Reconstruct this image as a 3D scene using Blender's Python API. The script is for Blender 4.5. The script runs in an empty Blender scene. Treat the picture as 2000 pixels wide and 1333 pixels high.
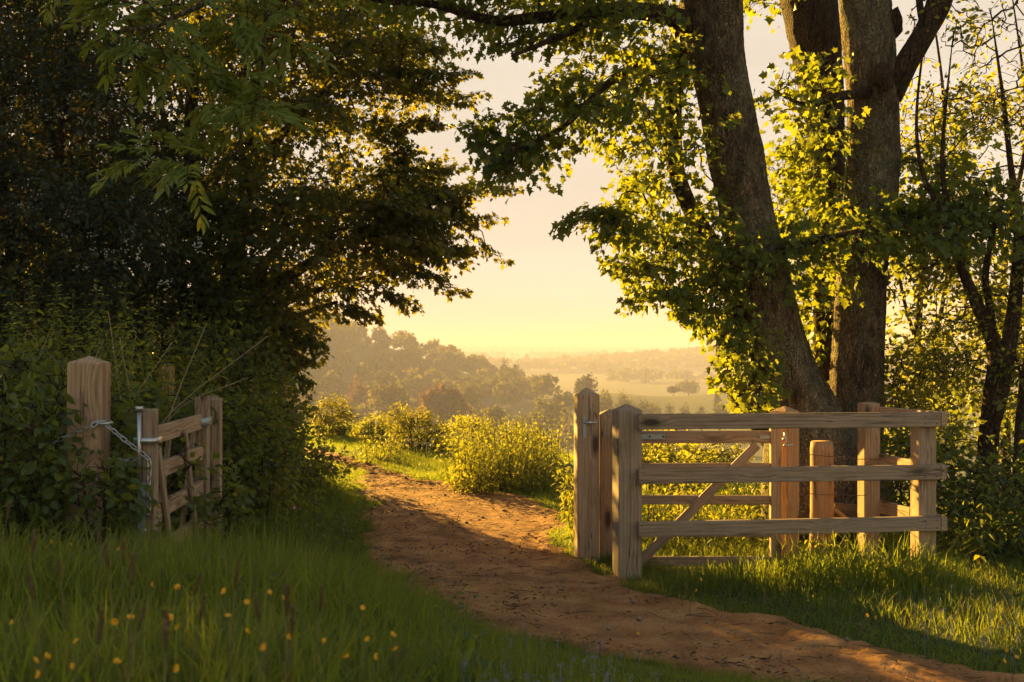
import bpy, bmesh, math, random
import numpy as np
from mathutils import Vector, Matrix, Quaternion

SC = bpy.context.scene
COL = SC.collection
R = math.radians
rng = np.random.default_rng(7)
random.seed(7)

# ------------------------------------------------------------------ camera
EYE = 1.45            # metres above the path at the gate
FPX = 2222.0          # focal length in photo pixels (40 mm on 36 mm)
HOR = 690.0           # photo row of the horizon
cam_d = bpy.data.cameras.new('camera')
cam = bpy.data.objects.new('camera', cam_d); COL.objects.link(cam)
cam.location = (0, 0, EYE); cam.rotation_euler = (R(90), 0, 0)
cam_d.lens = 40; cam_d.sensor_width = 36
cam_d.shift_y = (HOR - 666.5) / 2000.0
cam_d.clip_start = 0.05; cam_d.clip_end = 20000
cam_d.dof.use_dof = True; cam_d.dof.focus_distance = 8.6; cam_d.dof.aperture_fstop = 5.0
SC.camera = cam

# ------------------------------------------------------------------ light
SUN_AZ, SUN_EL = -30.0, 13.0      # degrees from the view axis (left is negative), above the horizon
SUN_DIR = Vector((math.sin(R(SUN_AZ)) * math.cos(R(SUN_EL)), math.cos(R(SUN_AZ)) * math.cos(R(SUN_EL)), math.sin(R(SUN_EL))))
sd = bpy.data.lights.new('sun', 'SUN'); sd.energy = 5.0; sd.angle = R(0.55); sd.color = (1.0, 0.60, 0.11)
so = bpy.data.objects.new('sun', sd); COL.objects.link(so)
so.rotation_euler = SUN_DIR.to_track_quat('Z', 'Y').to_euler(); so.location = (-30, 50, 30)

world = bpy.data.worlds.new('World'); SC.world = world; world.use_nodes = True
wt = world.node_tree; wt.nodes.clear()
def WN(t): return wt.nodes.new(t)
w_out = WN('ShaderNodeOutputWorld'); w_bg = WN('ShaderNodeBackground')
sky = WN('ShaderNodeTexSky'); sky.sky_type = 'NISHITA'; sky.sun_disc = False
sky.sun_elevation = R(SUN_EL); sky.sun_rotation = R(SUN_AZ); sky.air_density = 1.0; sky.dust_density = 4.0; sky.ozone_density = 1.0
w_tint = WN('ShaderNodeMix'); w_tint.data_type = 'RGBA'; w_tint.blend_type = 'MULTIPLY'; w_tint.inputs[0].default_value = 1.0
w_tint.inputs[7].default_value = (.92, .92, .95, 1)
w_add = WN('ShaderNodeMix'); w_add.data_type = 'RGBA'; w_add.blend_type = 'ADD'; w_add.inputs[0].default_value = 1.0
w_add.inputs[7].default_value = (.40, .37, .34, 1)      # thin bright overcast veil all round
wt.links.new(sky.outputs[0], w_tint.inputs[6]); wt.links.new(w_tint.outputs[2], w_add.inputs[6])
w_lim = WN('ShaderNodeMix'); w_lim.data_type = 'RGBA'; w_lim.blend_type = 'DARKEN'; w_lim.inputs[0].default_value = 1.0
w_lim.inputs[7].default_value = (4.6, 4.1, 3.1, 1)       # thin cloud evens out the glow round the sun
w_cl = WN('ShaderNodeTexNoise'); w_mp = WN('ShaderNodeMapping'); w_tc = WN('ShaderNodeTexCoord'); w_mp.inputs['Scale'].default_value = (1.3, 1.3, 9)
wt.links.new(w_tc.outputs['Generated'], w_mp.inputs[0]); wt.links.new(w_mp.outputs[0], w_cl.inputs['Vector']); w_cl.inputs['Scale'].default_value = 2.2; w_cl.inputs['Detail'].default_value = 5
w_rp = WN('ShaderNodeValToRGB'); w_rp.color_ramp.elements[0].color = (2.62, 2.34, 1.98, 1); w_rp.color_ramp.elements[1].color = (3.02, 2.74, 2.40, 1); w_rp.color_ramp.elements[0].position = .3; w_rp.color_ramp.elements[1].position = .7
wt.links.new(w_cl.outputs['Fac'], w_rp.inputs[0]); wt.links.new(w_rp.outputs[0], w_lim.inputs[7])
wt.links.new(w_add.outputs[2], w_lim.inputs[6]); wt.links.new(w_lim.outputs[2], w_bg.inputs[0]); w_bg.inputs[1].default_value = 0.05
wt.links.new(w_bg.outputs[0], w_out.inputs[0])

SC.view_settings.view_transform = 'Standard'; SC.view_settings.look = 'None'
SC.view_settings.exposure = 2.55; SC.view_settings.gamma = 1.0
SC.render.engine = 'CYCLES'
SC.cycles.max_bounces = 6; SC.cycles.diffuse_bounces = 3; SC.cycles.glossy_bounces = 2
SC.cycles.transmission_bounces = 4; SC.cycles.volume_bounces = 0; SC.cycles.transparent_max_bounces = 8
SC.cycles.use_denoising = True; SC.cycles.caustics_reflective = False; SC.cycles.caustics_refractive = False
SC.cycles.sample_clamp_indirect = 6.0
SC.render.use_persistent_data = False

# ------------------------------------------------------------------ small maths
def P(px, py, D):
    """photo pixel at distance D (metres along the view axis) -> world point"""
    return np.array([(px - 1000.0) * D / FPX, D, EYE - (py - HOR) * D / FPX])
def sstep(x, a, b):
    t = np.clip((np.asarray(x, float) - a) / (b - a), 0, 1); return t * t * (3 - 2 * t)
def _h(i, j, k):
    n = (i * 374761393 + j * 668265263 + k * 1274126177) & 0x7fffffff
    n = ((n ^ (n >> 13)) * 1274126177) & 0x7fffffff
    return ((n ^ (n >> 16)) & 0xffff) / 65535.0
def vnoise(x, y, z=0.0):
    x, y, z = np.broadcast_arrays(np.asarray(x, float), np.asarray(y, float), np.asarray(z, float))
    i, j, k = np.floor(x).astype(np.int64), np.floor(y).astype(np.int64), np.floor(z).astype(np.int64)
    fx, fy, fz = x - i, y - j, z - k
    fx, fy, fz = fx*fx*(3-2*fx), fy*fy*(3-2*fy), fz*fz*(3-2*fz)
    r = 0
    for a in (0, 1):
        for b in (0, 1):
            for c in (0, 1):
                r = r + _h(i+a, j+b, k+c) * (fx if a else 1-fx) * (fy if b else 1-fy) * (fz if c else 1-fz)
    return r * 2 - 1
def fbm(x, y, z=0.0, o=4, g=0.5):
    s, a, f, t = 0, 1.0, 1.0, 0
    for q in range(o):
        s = s + a * vnoise(np.asarray(x)*f + 17.3*q, np.asarray(y)*f - 9.1*q, np.asarray(z)*f + 3.7*q); t += a; a *= g; f *= 2.03
    return s / t
def unit(v):
    v = np.asarray(v, float); return v / np.maximum(np.linalg.norm(v, axis=-1, keepdims=True), 1e-9)

# ------------------------------------------------------------------ objects
def tag(o, label=None, cat=None, group=None, kind=None):
    if label: o['label'] = label
    if cat: o['category'] = cat
    if group: o['group'] = group
    if kind: o['kind'] = kind
    return o
def thing(name, label, cat, loc=(0, 0, 0), group=None):
    o = bpy.data.objects.new(name, None); COL.objects.link(o); o.location = loc; o.empty_display_size = 0.1
    return tag(o, label, cat, group)
def make_mesh(name, V, faces, mat=None, smooth=False, rnd=None):
    """V (n,3); faces: list of int arrays (m,k)"""
    V = np.ascontiguousarray(V, dtype=np.float32); me = bpy.data.meshes.new(name)
    faces = [np.asarray(f, dtype=np.int32) for f in faces if len(f)]
    nl = sum(f.size for f in faces); nf = sum(len(f) for f in faces)
    me.vertices.add(len(V)); me.vertices.foreach_set('co', V.ravel())
    me.loops.add(nl); me.polygons.add(nf)
    me.loops.foreach_set('vertex_index', np.concatenate([f.ravel() for f in faces]))
    tot = np.concatenate([np.full(len(f), f.shape[1], np.int32) for f in faces])
    st = np.zeros(nf, np.int32); st[1:] = np.cumsum(tot)[:-1]
    me.polygons.foreach_set('loop_start', st)
    try: me.polygons.foreach_set('loop_total', tot)
    except Exception: pass
    if smooth: me.polygons.foreach_set('use_smooth', np.ones(nf, bool))
    if rnd is not None:
        a = me.attributes.new('rnd', 'FLOAT', 'POINT'); a.data.foreach_set('value', np.ascontiguousarray(rnd, np.float32))
    me.update(calc_edges=True); me.validate()
    if mat: me.materials.append(mat)
    return me
def wloc(o):
    d = Vector((0, 0, 0))
    while o is not None: d = d+o.location; o = o.parent
    return d
def obj(name, me, parent=None, loc=None):
    """mesh data given in world coordinates; re-based on its parent (or loc)"""
    o = bpy.data.objects.new(name, me); COL.objects.link(o)
    if parent is not None:
        o.parent = parent; d = wloc(parent)
    else:
        d = Vector(loc) if loc is not None else Vector((0, 0, 0)); o.location = d
    if d.length > 0: me.transform(Matrix.Translation(-d))
    return o
def bm_obj(name, bm, mat, parent=None, matrix=None, smooth=False):
    """bmesh in local coordinates with a world matrix"""
    me = bpy.data.meshes.new(name); bm.to_mesh(me); bm.free()
    if smooth:
        for p in me.polygons: p.use_smooth = True
    me.materials.append(mat)
    o = bpy.data.objects.new(name, me); COL.objects.link(o)
    m = matrix if matrix is not None else Matrix.Identity(4)
    if parent is not None:
        o.parent = parent
        m = Matrix.Translation(-wloc(parent)) @ m
    o.matrix_local = m
    return o
class MB:
    """collects vertices / faces, builds ONE mesh"""
    def __init__(s): s.V, s.F, s.R, s.n = [], [], [], 0
    def add(s, V, F, rnd=None):
        V = np.asarray(V, float).reshape(-1, 3)
        for f in F:
            if len(f): s.F.append(np.asarray(f) + s.n)
        s.V.append(V); s.R.append(np.full(len(V), random.random()) if rnd is None else np.broadcast_to(rnd, (len(V),))); s.n += len(V)
    def mesh(s, name, mat, smooth=False):
        by = {}
        for f in s.F: by.setdefault(f.shape[1], []).append(f)
        return make_mesh(name, np.concatenate(s.V), [np.concatenate(v) for v in by.values()], mat, smooth, np.concatenate(s.R))
    def build(s, name, mat, parent=None, loc=None, smooth=False):
        return obj(name, s.mesh(name, mat, smooth), parent, loc)

# ------------------------------------------------------------------ geometry helpers
def catmull(pts, n):
    """resample points (k,d) to n along a Catmull-Rom spline"""
    p = np.asarray(pts, float); k = len(p)
    q = np.vstack([2*p[0]-p[1], p, 2*p[-1]-p[-2]]); t = np.linspace(0, k-1-1e-6, n); i = t.astype(int); u = (t - i)[:, None]
    a, b, c, d = q[i], q[i+1], q[i+2], q[i+3]
    return 0.5*((2*b) + (-a+c)*u + (2*a-5*b+4*c-d)*u**2 + (-a+3*b-3*c+d)*u**3)
def tube(mb, pts, rad, sides=10, rough=0.0, freq=(6, 3), cap=True, seed=0.0, lobes=0.0):
    """one smooth tube; rough = bark relief as a fraction of the radius"""
    p = np.asarray(pts, float); n = len(p); rad = np.asarray(rad, float)
    T = unit(np.gradient(p, axis=0)); up = np.array([0.0, 1, 0]) if abs(T[0][1]) < 0.9 else np.array([1.0, 0, 0])
    N = np.zeros_like(p); N[0] = unit(np.cross(T[0], up))
    for i in range(1, n):
        v = N[i-1] - T[i]*np.dot(N[i-1], T[i]); N[i] = unit(v)
    B = np.cross(T, N); th = np.linspace(0, 2*np.pi, sides, endpoint=False)
    arc = np.concatenate([[0], np.cumsum(np.linalg.norm(np.diff(p, axis=0), axis=1))])
    c, s_ = np.cos(th), np.sin(th)
    r = rad[:, None] * np.ones((1, sides))
    if rough:
        cx, cy, az = c[None]*freq[0], s_[None]*freq[0], arc[:, None]*freq[1]
        w = fbm(cx*0.35+seed, cy*0.35, az*0.6, 3)*0.9
        f1 = fbm(cx+w+seed, cy-w, az, 4, 0.6); ridge = 1-np.abs(f1)*2
        r = r * (1 + rough*(ridge*0.7 + fbm(cx*0.25, cy*0.25, az*0.25+seed, 2)*1.3))
    if lobes: r = r * (1 + lobes*fbm(c[None]*1.1+seed, s_[None]*1.1, arc[:, None]*0.5, 2))
    V = p[:, None] + N[:, None]*(r*c[None])[..., None] + B[:, None]*(r*s_[None])[..., None]
    idx = np.arange(n*sides).reshape(n, sides); a, b = idx[:-1], np.roll(idx[:-1], -1, 1); d, e = idx[1:], np.roll(idx[1:], -1, 1)
    F = [np.stack([a, b, e, d], -1).reshape(-1, 4)]
    V = V.reshape(-1, 3)
    if cap:
        V = np.vstack([V, p[0], p[-1]]); k = n*sides; i0, i1 = idx[0], idx[-1]
        F.append(np.vstack([np.stack([np.roll(i0, -1), i0, np.full(sides, k)], -1), np.stack([i1, np.roll(i1, -1), np.full(sides, k+1)], -1)]))
    mb.add(V, F)
def tubes(mb, PT, RD, sides=4):
    """many thin tubes at once: PT (m,k,3), RD (m,k)"""
    PT = np.asarray(PT, float); m, k, _ = PT.shape
    if m == 0: return
    T = unit(np.gradient(PT, axis=1)); ref = np.where(np.abs(T[..., 2:3]) < 0.9, np.array([0, 0, 1.0]), np.array([1.0, 0, 0]))
    N = unit(np.cross(T, ref)); B = np.cross(T, N); th = np.linspace(0, 2*np.pi, sides, endpoint=False)
    V = PT[:, :, None] + N[:, :, None]*(np.cos(th)[:, None]*RD[..., None, None]) + B[:, :, None]*(np.sin(th)[:, None]*RD[..., None, None])
    idx = np.arange(m*k*sides).reshape(m, k, sides); a = idx[:, :-1]; b = np.roll(a, -1, 2); d = idx[:, 1:]; e = np.roll(d, -1, 2)
    mb.add(V.reshape(-1, 3), [np.stack([a, b, e, d], -1).reshape(-1, 4)], rnd=np.repeat(rng.random(m), k*sides))

# leaf outlines: base at the origin, tip towards +y, unit length
def _fan(outline, centre, droop=0.12, fold=0.22):
    o = np.array(outline, float); pts = np.vstack([o, [centre]])
    z = -droop*pts[:, 1]**2 + fold*np.abs(pts[:, 0])
    n = len(o); f = np.stack([np.full(n, n), np.arange(n), (np.arange(n)+1) % n], -1)
    return np.column_stack([pts, z]), [f]
def _mir(h): return h + [(-x, y) for x, y in reversed(h) if x > 1e-6]
LEAF = {
 'palmate': _fan(_mir([(0, 0.04), (.20, -.06), (.44, .10), (.26, .27), (.58, .50), (.42, .52), (.27, .60), (0, 1)]), (0, .34)),
 'maple':   _fan(_mir([(0, 0.0), (.36, .04), (.24, .28), (.52, .56), (.20, .60), (0, 1)]), (0, .36)),
 'oval':    (np.array([(0, 0, 0), (.27, .30, .07), (.25, .62, .03), (0, 1, -.12), (-.25, .62, .03), (-.27, .30, .07), (0, .45, -.03)], float),
             [np.array([(0, 1, 6), (1, 2, 6), (2, 3, 6), (3, 4, 6), (4, 5, 6), (5, 0, 6)])]),
 'nettle':  (np.array([(0, 0, 0), (.25, .14, .05), (.20, .5, 0), (0, 1, -.25), (-.20, .5, 0), (-.25, .14, .05), (0, .3, -.03)], float),
             [np.array([(0, 1, 6), (1, 2, 6), (2, 3, 6), (3, 4, 6), (4, 5, 6), (5, 0, 6)])]),
 'lance':   (np.array([(0, 0, 0), (.13, .35, .03), (.10, .7, .01), (0, 1, -.12), (-.10, .7, .01), (-.13, .35, .03)], float),
             [np.array([(0, 1, 2, 3), (0, 3, 4, 5)])]),
 'quad':    (np.array([(0, 0, 0), (.4, .45, .1), (0, 1, -.1), (-.4, .5, .1)], float), [np.array([(0, 1, 2, 3)])]),
}
def leaves(mb, pos, axis, nrm, size, kind):
    n = len(pos)
    if n == 0: return
    t, F = LEAF[kind]; Y = unit(axis); Z = unit(nrm - Y*np.sum(nrm*Y, -1, keepdims=True)); X = np.cross(Y, Z)
    s = np.broadcast_to(np.asarray(size, float), (n,))
    curl = rng.uniform(0.4, 1.9, n)
    V = pos[:, None] + s[:, None, None]*(X[:, None]*t[None, :, 0:1] + Y[:, None]*t[None, :, 1:2] + Z[:, None]*(t[None, :, 2:3]*curl[:, None, None]))
    off = (np.arange(n)*len(t))[:, None, None]
    mb.add(V.reshape(-1, 3), [(f[None] + off).reshape(-1, f.shape[1]) for f in F], rnd=np.repeat(rng.random(n), len(t)))
def in_poly(x, y, poly):
    poly = np.asarray(poly, float); ins = np.zeros(len(x), bool); j = len(poly)-1
    for i in range(len(poly)):
        xi, yi = poly[i]; xj, yj = poly[j]
        c = ((yi > y) != (yj > y)) & (x < (xj-xi)*(y-yi)/(yj-yi+1e-12)+xi); ins ^= c; j = i
    return ins
def pts_in_poly(poly, D, thick, n):
    """n points spread through a volume: a silhouette at distance D, thick metres deep"""
    poly = np.asarray(poly, float); lo, hi = poly.min(0), poly.max(0); out = []
    while sum(map(len, out)) < n:
        q = rng.uniform(lo, hi, (n*3, 2)); out.append(q[in_poly(q[:, 0], q[:, 1], poly)])
    q = np.concatenate(out)[:n]
    w = np.stack([(q[:, 0]-1000)*D/FPX, np.full(n, D), EYE-(q[:, 1]-HOR)*D/FPX], -1)
    w[:, 1] += rng.uniform(-.5, .5, n)*thick
    return w
def grow(nodes, att, r_tip=0.004, r_base=0.012, k=6, wob=0.05, bias=0.25):
    """join every attractor to the nearest branch node; returns polylines (m,k,3) and radii"""
    nodes = np.asarray(nodes, float); att = np.asarray(att, float)
    d0 = np.array([np.min(np.linalg.norm(nodes-a, axis=1)) for a in att]); order = np.argsort(d0)
    cap = len(nodes)+len(att)*3; A = np.zeros((cap, 3)); A[:len(nodes)] = nodes; cost = np.zeros(cap); m = len(nodes)
    PL, RD = [], []
    for i in order:
        a = att[i]; d = np.linalg.norm(A[:m]-a, axis=1)+cost[:m]*bias; j = int(np.argmin(d)); b = A[j]; L = np.linalg.norm(a-b)
        t = np.linspace(0, 1, k)[:, None]; mid = rng.normal(0, wob*L, (k, 3))*np.sin(np.pi*t)
        pl = b+(a-b)*t+mid+np.array([0, 0, 1.0])*np.sin(np.pi*t)*L*0.08
        rb = min(r_base*3, r_tip+(r_base-r_tip)*min(1, L/1.0)+0.001)
        PL.append(pl); RD.append(np.linspace(rb, r_tip, k))
        A[m] = pl[k//2]; A[m+1] = pl[-2]; A[m+2] = a; cost[m:m+3] = cost[j]+np.array([L*.5, L*.8, L]); m += 3
    return np.array(PL), np.array(RD), np.array([att[i] for i in order])
def sprays(mb_leaf, mb_twig, ends, dirs, per, L, W, size, kind, droop=0.5, tilt=0.35, sub=4, jit=0.5, flat=0.5):
    """leafy sprays at the twig ends"""
    n = len(ends)
    if n == 0: return
    L = np.broadcast_to(np.asarray(L, float).reshape(-1, 1), (n, 1)); W = np.broadcast_to(np.asarray(W, float).reshape(-1, 1), (n, 1))
    D = unit(dirs+rng.normal(0, .15, (n, 3))); Z = unit(np.array([0, 0, 1.0])+rng.normal(0, tilt, (n, 3))); S = unit(np.cross(D, Z)); Z = np.cross(S, D)
    u = rng.uniform(-.75, .55, (n, per)); v = rng.uniform(-1, 1, (n, per)); wd = W*(1-0.55*np.clip(u+.2, 0, 1))
    pos = ends[:, None]+D[:, None]*(u*L)[..., None]+S[:, None]*(v*wd)[..., None]+Z[:, None]*(rng.normal(0, .05+0.16*(1-flat), (n, per))*L)[..., None]
    pos[..., 2] -= droop*0.22*L*(np.abs(v)+np.clip(u, 0, 1))
    ax = D[:, None]*0.6+S[:, None]*(np.sign(v)*0.8)[..., None]+rng.normal(0, .35, (n, per, 3)); ax[..., 2] -= droop
    nr = Z[:, None]*1.0+rng.normal(0, jit, (n, per, 3))
    leaves(mb_leaf, pos.reshape(-1, 3), ax.reshape(-1, 3), nr.reshape(-1, 3), size*rng.uniform(.45, 1.2, n*per), kind)
    if mb_twig is not None and sub:
        u0 = rng.uniform(-.7, .1, (n, sub)); v0 = rng.uniform(-1, 1, (n, sub))*W
        a = ends[:, None]+D[:, None]*(u0*L)[..., None]; b = a+D[:, None]*(0.35*L)[..., None]+S[:, None]*v0[..., None]; b[..., 2] -= droop*0.15*L
        PT = np.stack([a, (a+b)/2+np.array([0, 0, .01]), b], 2).reshape(-1, 3, 3)
        tubes(mb_twig, PT, np.tile([.0028, .002, .0012], (len(PT), 1)), 3)
# ------------------------------------------------------------------ materials
class NT:
    def __init__(s, name):
        s.m = bpy.data.materials.new(name); s.m.use_nodes = True; s.t = s.m.node_tree; s.t.nodes.clear()
        s.out = s.n('ShaderNodeOutputMaterial')
    def n(s, t, **kw):
        q = s.t.nodes.new(t)
        for k, v in kw.items(): setattr(q, k, v)
        return q
    def l(s, a, b): s.t.links.new(a, b)
    def noise(s, vec, scale, detail=4, rough=.55, dist=0.0):
        q = s.n('ShaderNodeTexNoise'); q.inputs['Scale'].default_value = scale; q.inputs['Detail'].default_value = detail
        q.inputs['Roughness'].default_value = rough; q.inputs['Distortion'].default_value = dist
        if vec is not None: s.l(vec, q.inputs['Vector'])
        return q.outputs['Fac']
    def ramp(s, fac, stops, interp='LINEAR'):
        q = s.n('ShaderNodeValToRGB'); q.color_ramp.interpolation = interp; e = q.color_ramp.elements
        while len(e) < len(stops): e.new(0.5)
        for i, (p, c) in enumerate(stops): e[i].position = p; e[i].color = (*c, 1) if len(c) == 3 else c
        if fac is not None: s.l(fac, q.inputs[0])
        return q.outputs['Color']
    def mix(s, a, b, fac, mode='MIX'):
        q = s.n('ShaderNodeMix', data_type='RGBA', blend_type=mode)
        for v, i in ((fac, 0), (a, 6), (b, 7)):
            if isinstance(v, (int, float)): q.inputs[i].default_value = v
            elif isinstance(v, tuple): q.inputs[i].default_value = (*v, 1) if len(v) == 3 else v
            else: s.l(v, q.inputs[i])
        return q.outputs[2]
    def math(s, op, a, b=0.0, clamp=False):
        q = s.n('ShaderNodeMath', operation=op, use_clamp=clamp)
        for v, i in ((a, 0), (b, 1)):
            if isinstance(v, (int, float)): q.inputs[i].default_value = v
            else: s.l(v, q.inputs[i])
        return q.outputs[0]
    def mapping(s, vec, scale=(1, 1, 1), loc=(0, 0, 0)):
        q = s.n('ShaderNodeMapping'); q.inputs['Scale'].default_value = scale; q.inputs['Location'].default_value = loc; s.l(vec, q.inputs[0]); return q.outputs[0]
    def coord(s, which='Object'): return s.n('ShaderNodeTexCoord').outputs[which]
    def pos(s): return s.n('ShaderNodeNewGeometry').outputs['Position']
    def attr(s, name='rnd'): return s.n('ShaderNodeAttribute', attribute_name=name).outputs['Fac']
    def bump(s, h, strength=.5, dist=.01):
        q = s.n('ShaderNodeBump'); q.inputs['Strength'].default_value = strength; q.inputs['Distance'].default_value = dist; s.l(h, q.inputs['Height']); return q.outputs[0]
    def principled(s, col, rough=.6, spec=.3, normal=None, metal=0.0):
        q = s.n('ShaderNodeBsdfPrincipled')
        for v, i in ((col, 'Base Color'), (rough, 'Roughness'), (metal, 'Metallic')):
            if isinstance(v, tuple): q.inputs[i].default_value = (*v, 1)
            elif isinstance(v, (int, float)): q.inputs[i].default_value = v
            else: s.l(v, q.inputs[i])
        q.inputs['Specular IOR Level'].default_value = spec
        if normal is not None: s.l(normal, q.inputs['Normal'])
        return q
    def done(s, sh): s.l(sh.outputs[0], s.out.inputs[0]); return s.m

def leaf_mat(name, c0, c1, t0, t1, trans=.45, gloss=.35, patch=1.0):
    """thin leaf: reflects c0..c1, lets light through as t0..t1"""
    b = NT(name); r = b.attr(); v = b.noise(b.pos(), 1.4*patch, 2)
    f = b.math('ADD', b.math('MULTIPLY', r, .65), b.math('MULTIPLY', b.math('SUBTRACT', v, .15), .5), True)
    col = b.ramp(f, [(.05, c0), (.95, c1)]); tr = b.ramp(f, [(.05, t0), (.95, t1)])
    p = b.principled(col, rough=.5, spec=gloss); t = b.n('ShaderNodeBsdfTranslucent'); b.l(tr, t.inputs[0])
    m = b.n('ShaderNodeMixShader'); m.inputs[0].default_value = trans; b.l(p.outputs[0], m.inputs[1]); b.l(t.outputs[0], m.inputs[2])
    return b.done(m)

def wood_mat(name, base, dark, light, grey=(.30, .27, .23), wear=.5, knots=True):
    b = NT(name); c = b.coord('Object'); oi = b.n('ShaderNodeObjectInfo'); off = b.n('ShaderNodeVectorMath', operation='SCALE')
    comb = b.n('ShaderNodeCombineXYZ'); b.l(oi.outputs['Random'], comb.inputs[0]); b.l(oi.outputs['Random'], comb.inputs[2])
    b.l(comb.outputs[0], off.inputs[0]); off.inputs['Scale'].default_value = 37.0
    ad = b.n('ShaderNodeVectorMath', operation='ADD'); b.l(c, ad.inputs[0]); b.l(off.outputs[0], ad.inputs[1]); v = ad.outputs[0]
    vor = b.n('ShaderNodeTexVoronoi'); vor.inputs['Scale'].default_value = 1.0; b.l(b.mapping(v, (7.5, 7.5, 2.6)), vor.inputs['Vector']); vor.inputs['Randomness'].default_value = 1.0
    kd = vor.outputs['Distance']
    # grain lines bend round the knots
    sc = b.n('ShaderNodeVectorMath', operation='ADD'); b.l(b.mapping(v, (1, 1, .055)), sc.inputs[0])
    kk = b.math('MULTIPLY', b.math('SUBTRACT', .45, kd, True), .11); cb = b.n('ShaderNodeCombineXYZ'); b.l(kk, cb.inputs[0]); b.l(kk, cb.inputs[1]); b.l(cb.outputs[0], sc.inputs[1])
    g1 = b.noise(sc.outputs[0], 46, 8, .62, .25); g2 = b.noise(b.mapping(v, (1, 1, .02)), 160, 3, .6); g3 = b.noise(b.mapping(v, (1, 1, .25)), 4.5, 3)
    wv = b.n('ShaderNodeTexWave', wave_type='RINGS', rings_direction='Z'); wv.inputs['Scale'].default_value = 13; wv.inputs['Distortion'].default_value = 2.5; wv.inputs['Detail'].default_value = 2; b.l(sc.outputs[0], wv.inputs['Vector'])
    gm = b.math('ADD', b.math('MULTIPLY', g1, .80), b.math('MULTIPLY', wv.outputs['Fac'], .16))
    col = b.ramp(gm, [(.30, dark), (.47, base), (.66, light)])
    col = b.mix(col, b.ramp(g2, [(.3, (.55, .52, .48)), (.6, (1, 1, 1))]), .55, 'MULTIPLY')
    gf = b.math('MULTIPLY', b.ramp(g3, [(.35, (0, 0, 0)), (.7, (1, 1, 1))]), wear)
    col = b.mix(col, grey, gf)
    if knots:
        se = b.n('ShaderNodeSeparateColor'); b.l(vor.outputs['Color'], se.inputs[0])
        pick = b.math('GREATER_THAN', se.outputs[0], .38)
        km = b.math('MULTIPLY', b.math('SUBTRACT', 1.0, b.ramp(kd, [(.12, (0, 0, 0)), (.19, (.55, .55, .55)), (.30, (1, 1, 1))])), pick, True)
        col = b.mix(col, tuple(x*.30 for x in dark), km)
    cr = b.noise(b.mapping(v, (1, 1, .03)), 16, 3, .6, .2)
    cm = b.ramp(cr, [(.486, (0, 0, 0)), (.493, (1, 1, 1)), (.498, (1, 1, 1)), (.505, (0, 0, 0))])
    cm = b.math('MULTIPLY', cm, b.ramp(b.noise(v, 2.2, 2), [(.48, (0, 0, 0)), (.56, (1, 1, 1))]))
    col = b.mix(col, tuple(x*.22 for x in dark), b.math('MULTIPLY', cm, .85))
    # green algae stain in patches
    al = b.ramp(b.noise(b.pos(), 5.5, 4, .65), [(.50, (0, 0, 0)), (.68, (1, 1, 1))])
    col = b.mix(col, (.11, .105, .045), b.math('MULTIPLY', al, .28))
    h = b.math('SUBTRACT', b.math('ADD', b.math('MULTIPLY', g1, .5), b.math('MULTIPLY', g2, .35)), b.math('MULTIPLY', cm, 1.2))
    p = b.principled(col, rough=.78, spec=.2, normal=b.bump(h, .55, .006)); return b.done(p)

def bark_mat(name, dark, mid, lich, lichen=.4, red=None):
    b = NT(name); v = b.pos(); m1 = b.mapping(v, (1, 1, .28)); n1 = b.noise(m1, 21, 8, .72, .9); n2 = b.noise(v, 60, 4, .6); n3 = b.noise(v, 2.1, 4, .6)
    vo = b.n('ShaderNodeTexVoronoi', feature='DISTANCE_TO_EDGE'); vo.inputs['Scale'].default_value = 40; wv_ = b.n('ShaderNodeVectorMath', operation='ADD'); b.l(b.mapping(v, (1, 1, .42)), wv_.inputs[0]); wn = b.n('ShaderNodeTexNoise'); wn.inputs['Scale'].default_value = 9; wn.inputs['Detail'].default_value = 4; b.l(v, wn.inputs['Vector']); wm = b.n('ShaderNodeVectorMath', operation='SCALE'); wm.inputs['Scale'].default_value = .10; b.l(wn.outputs['Color'], wm.inputs[0]); b.l(wm.outputs[0], wv_.inputs[1]); b.l(wv_.outputs[0], vo.inputs['Vector'])
    ed = b.ramp(vo.outputs['Distance'], [(0, (0, 0, 0)), (.22, (1, 1, 1))])
    col = b.ramp(n1, [(.36, tuple(x*.7 for x in dark)), (.52, mid), (.72, tuple(x*1.5 for x in mid))])
    col = b.mix(col, b.ramp(b.noise(b.mapping(v, (1, 1, .4)), 6.5, 4, .6, .5), [(.35, (.5, .48, .45)), (.65, (1.25, 1.22, 1.12))]), .8, 'MULTIPLY')
    col = b.mix(tuple(x*.45 for x in dark), col, b.math('ADD', b.math('MULTIPLY', ed, .45), .55))
    lm = b.math('MULTIPLY', b.ramp(n3, [(.42, (0, 0, 0)), (.62, (1, 1, 1))]), b.ramp(n2, [(.4, (0, 0, 0)), (.6, (1, 1, 1))]))
    col = b.mix(col, lich, b.math('MULTIPLY', lm, lichen))
    h = b.math('ADD', b.math('MULTIPLY', ed, .7), b.math('ADD', b.math('MULTIPLY', n1, .9), b.math('MULTIPLY', n2, .35)))
    p = b.principled(col, rough=.9, spec=.12, normal=b.bump(h, 1.0, .035)); return b.done(p)

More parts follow.
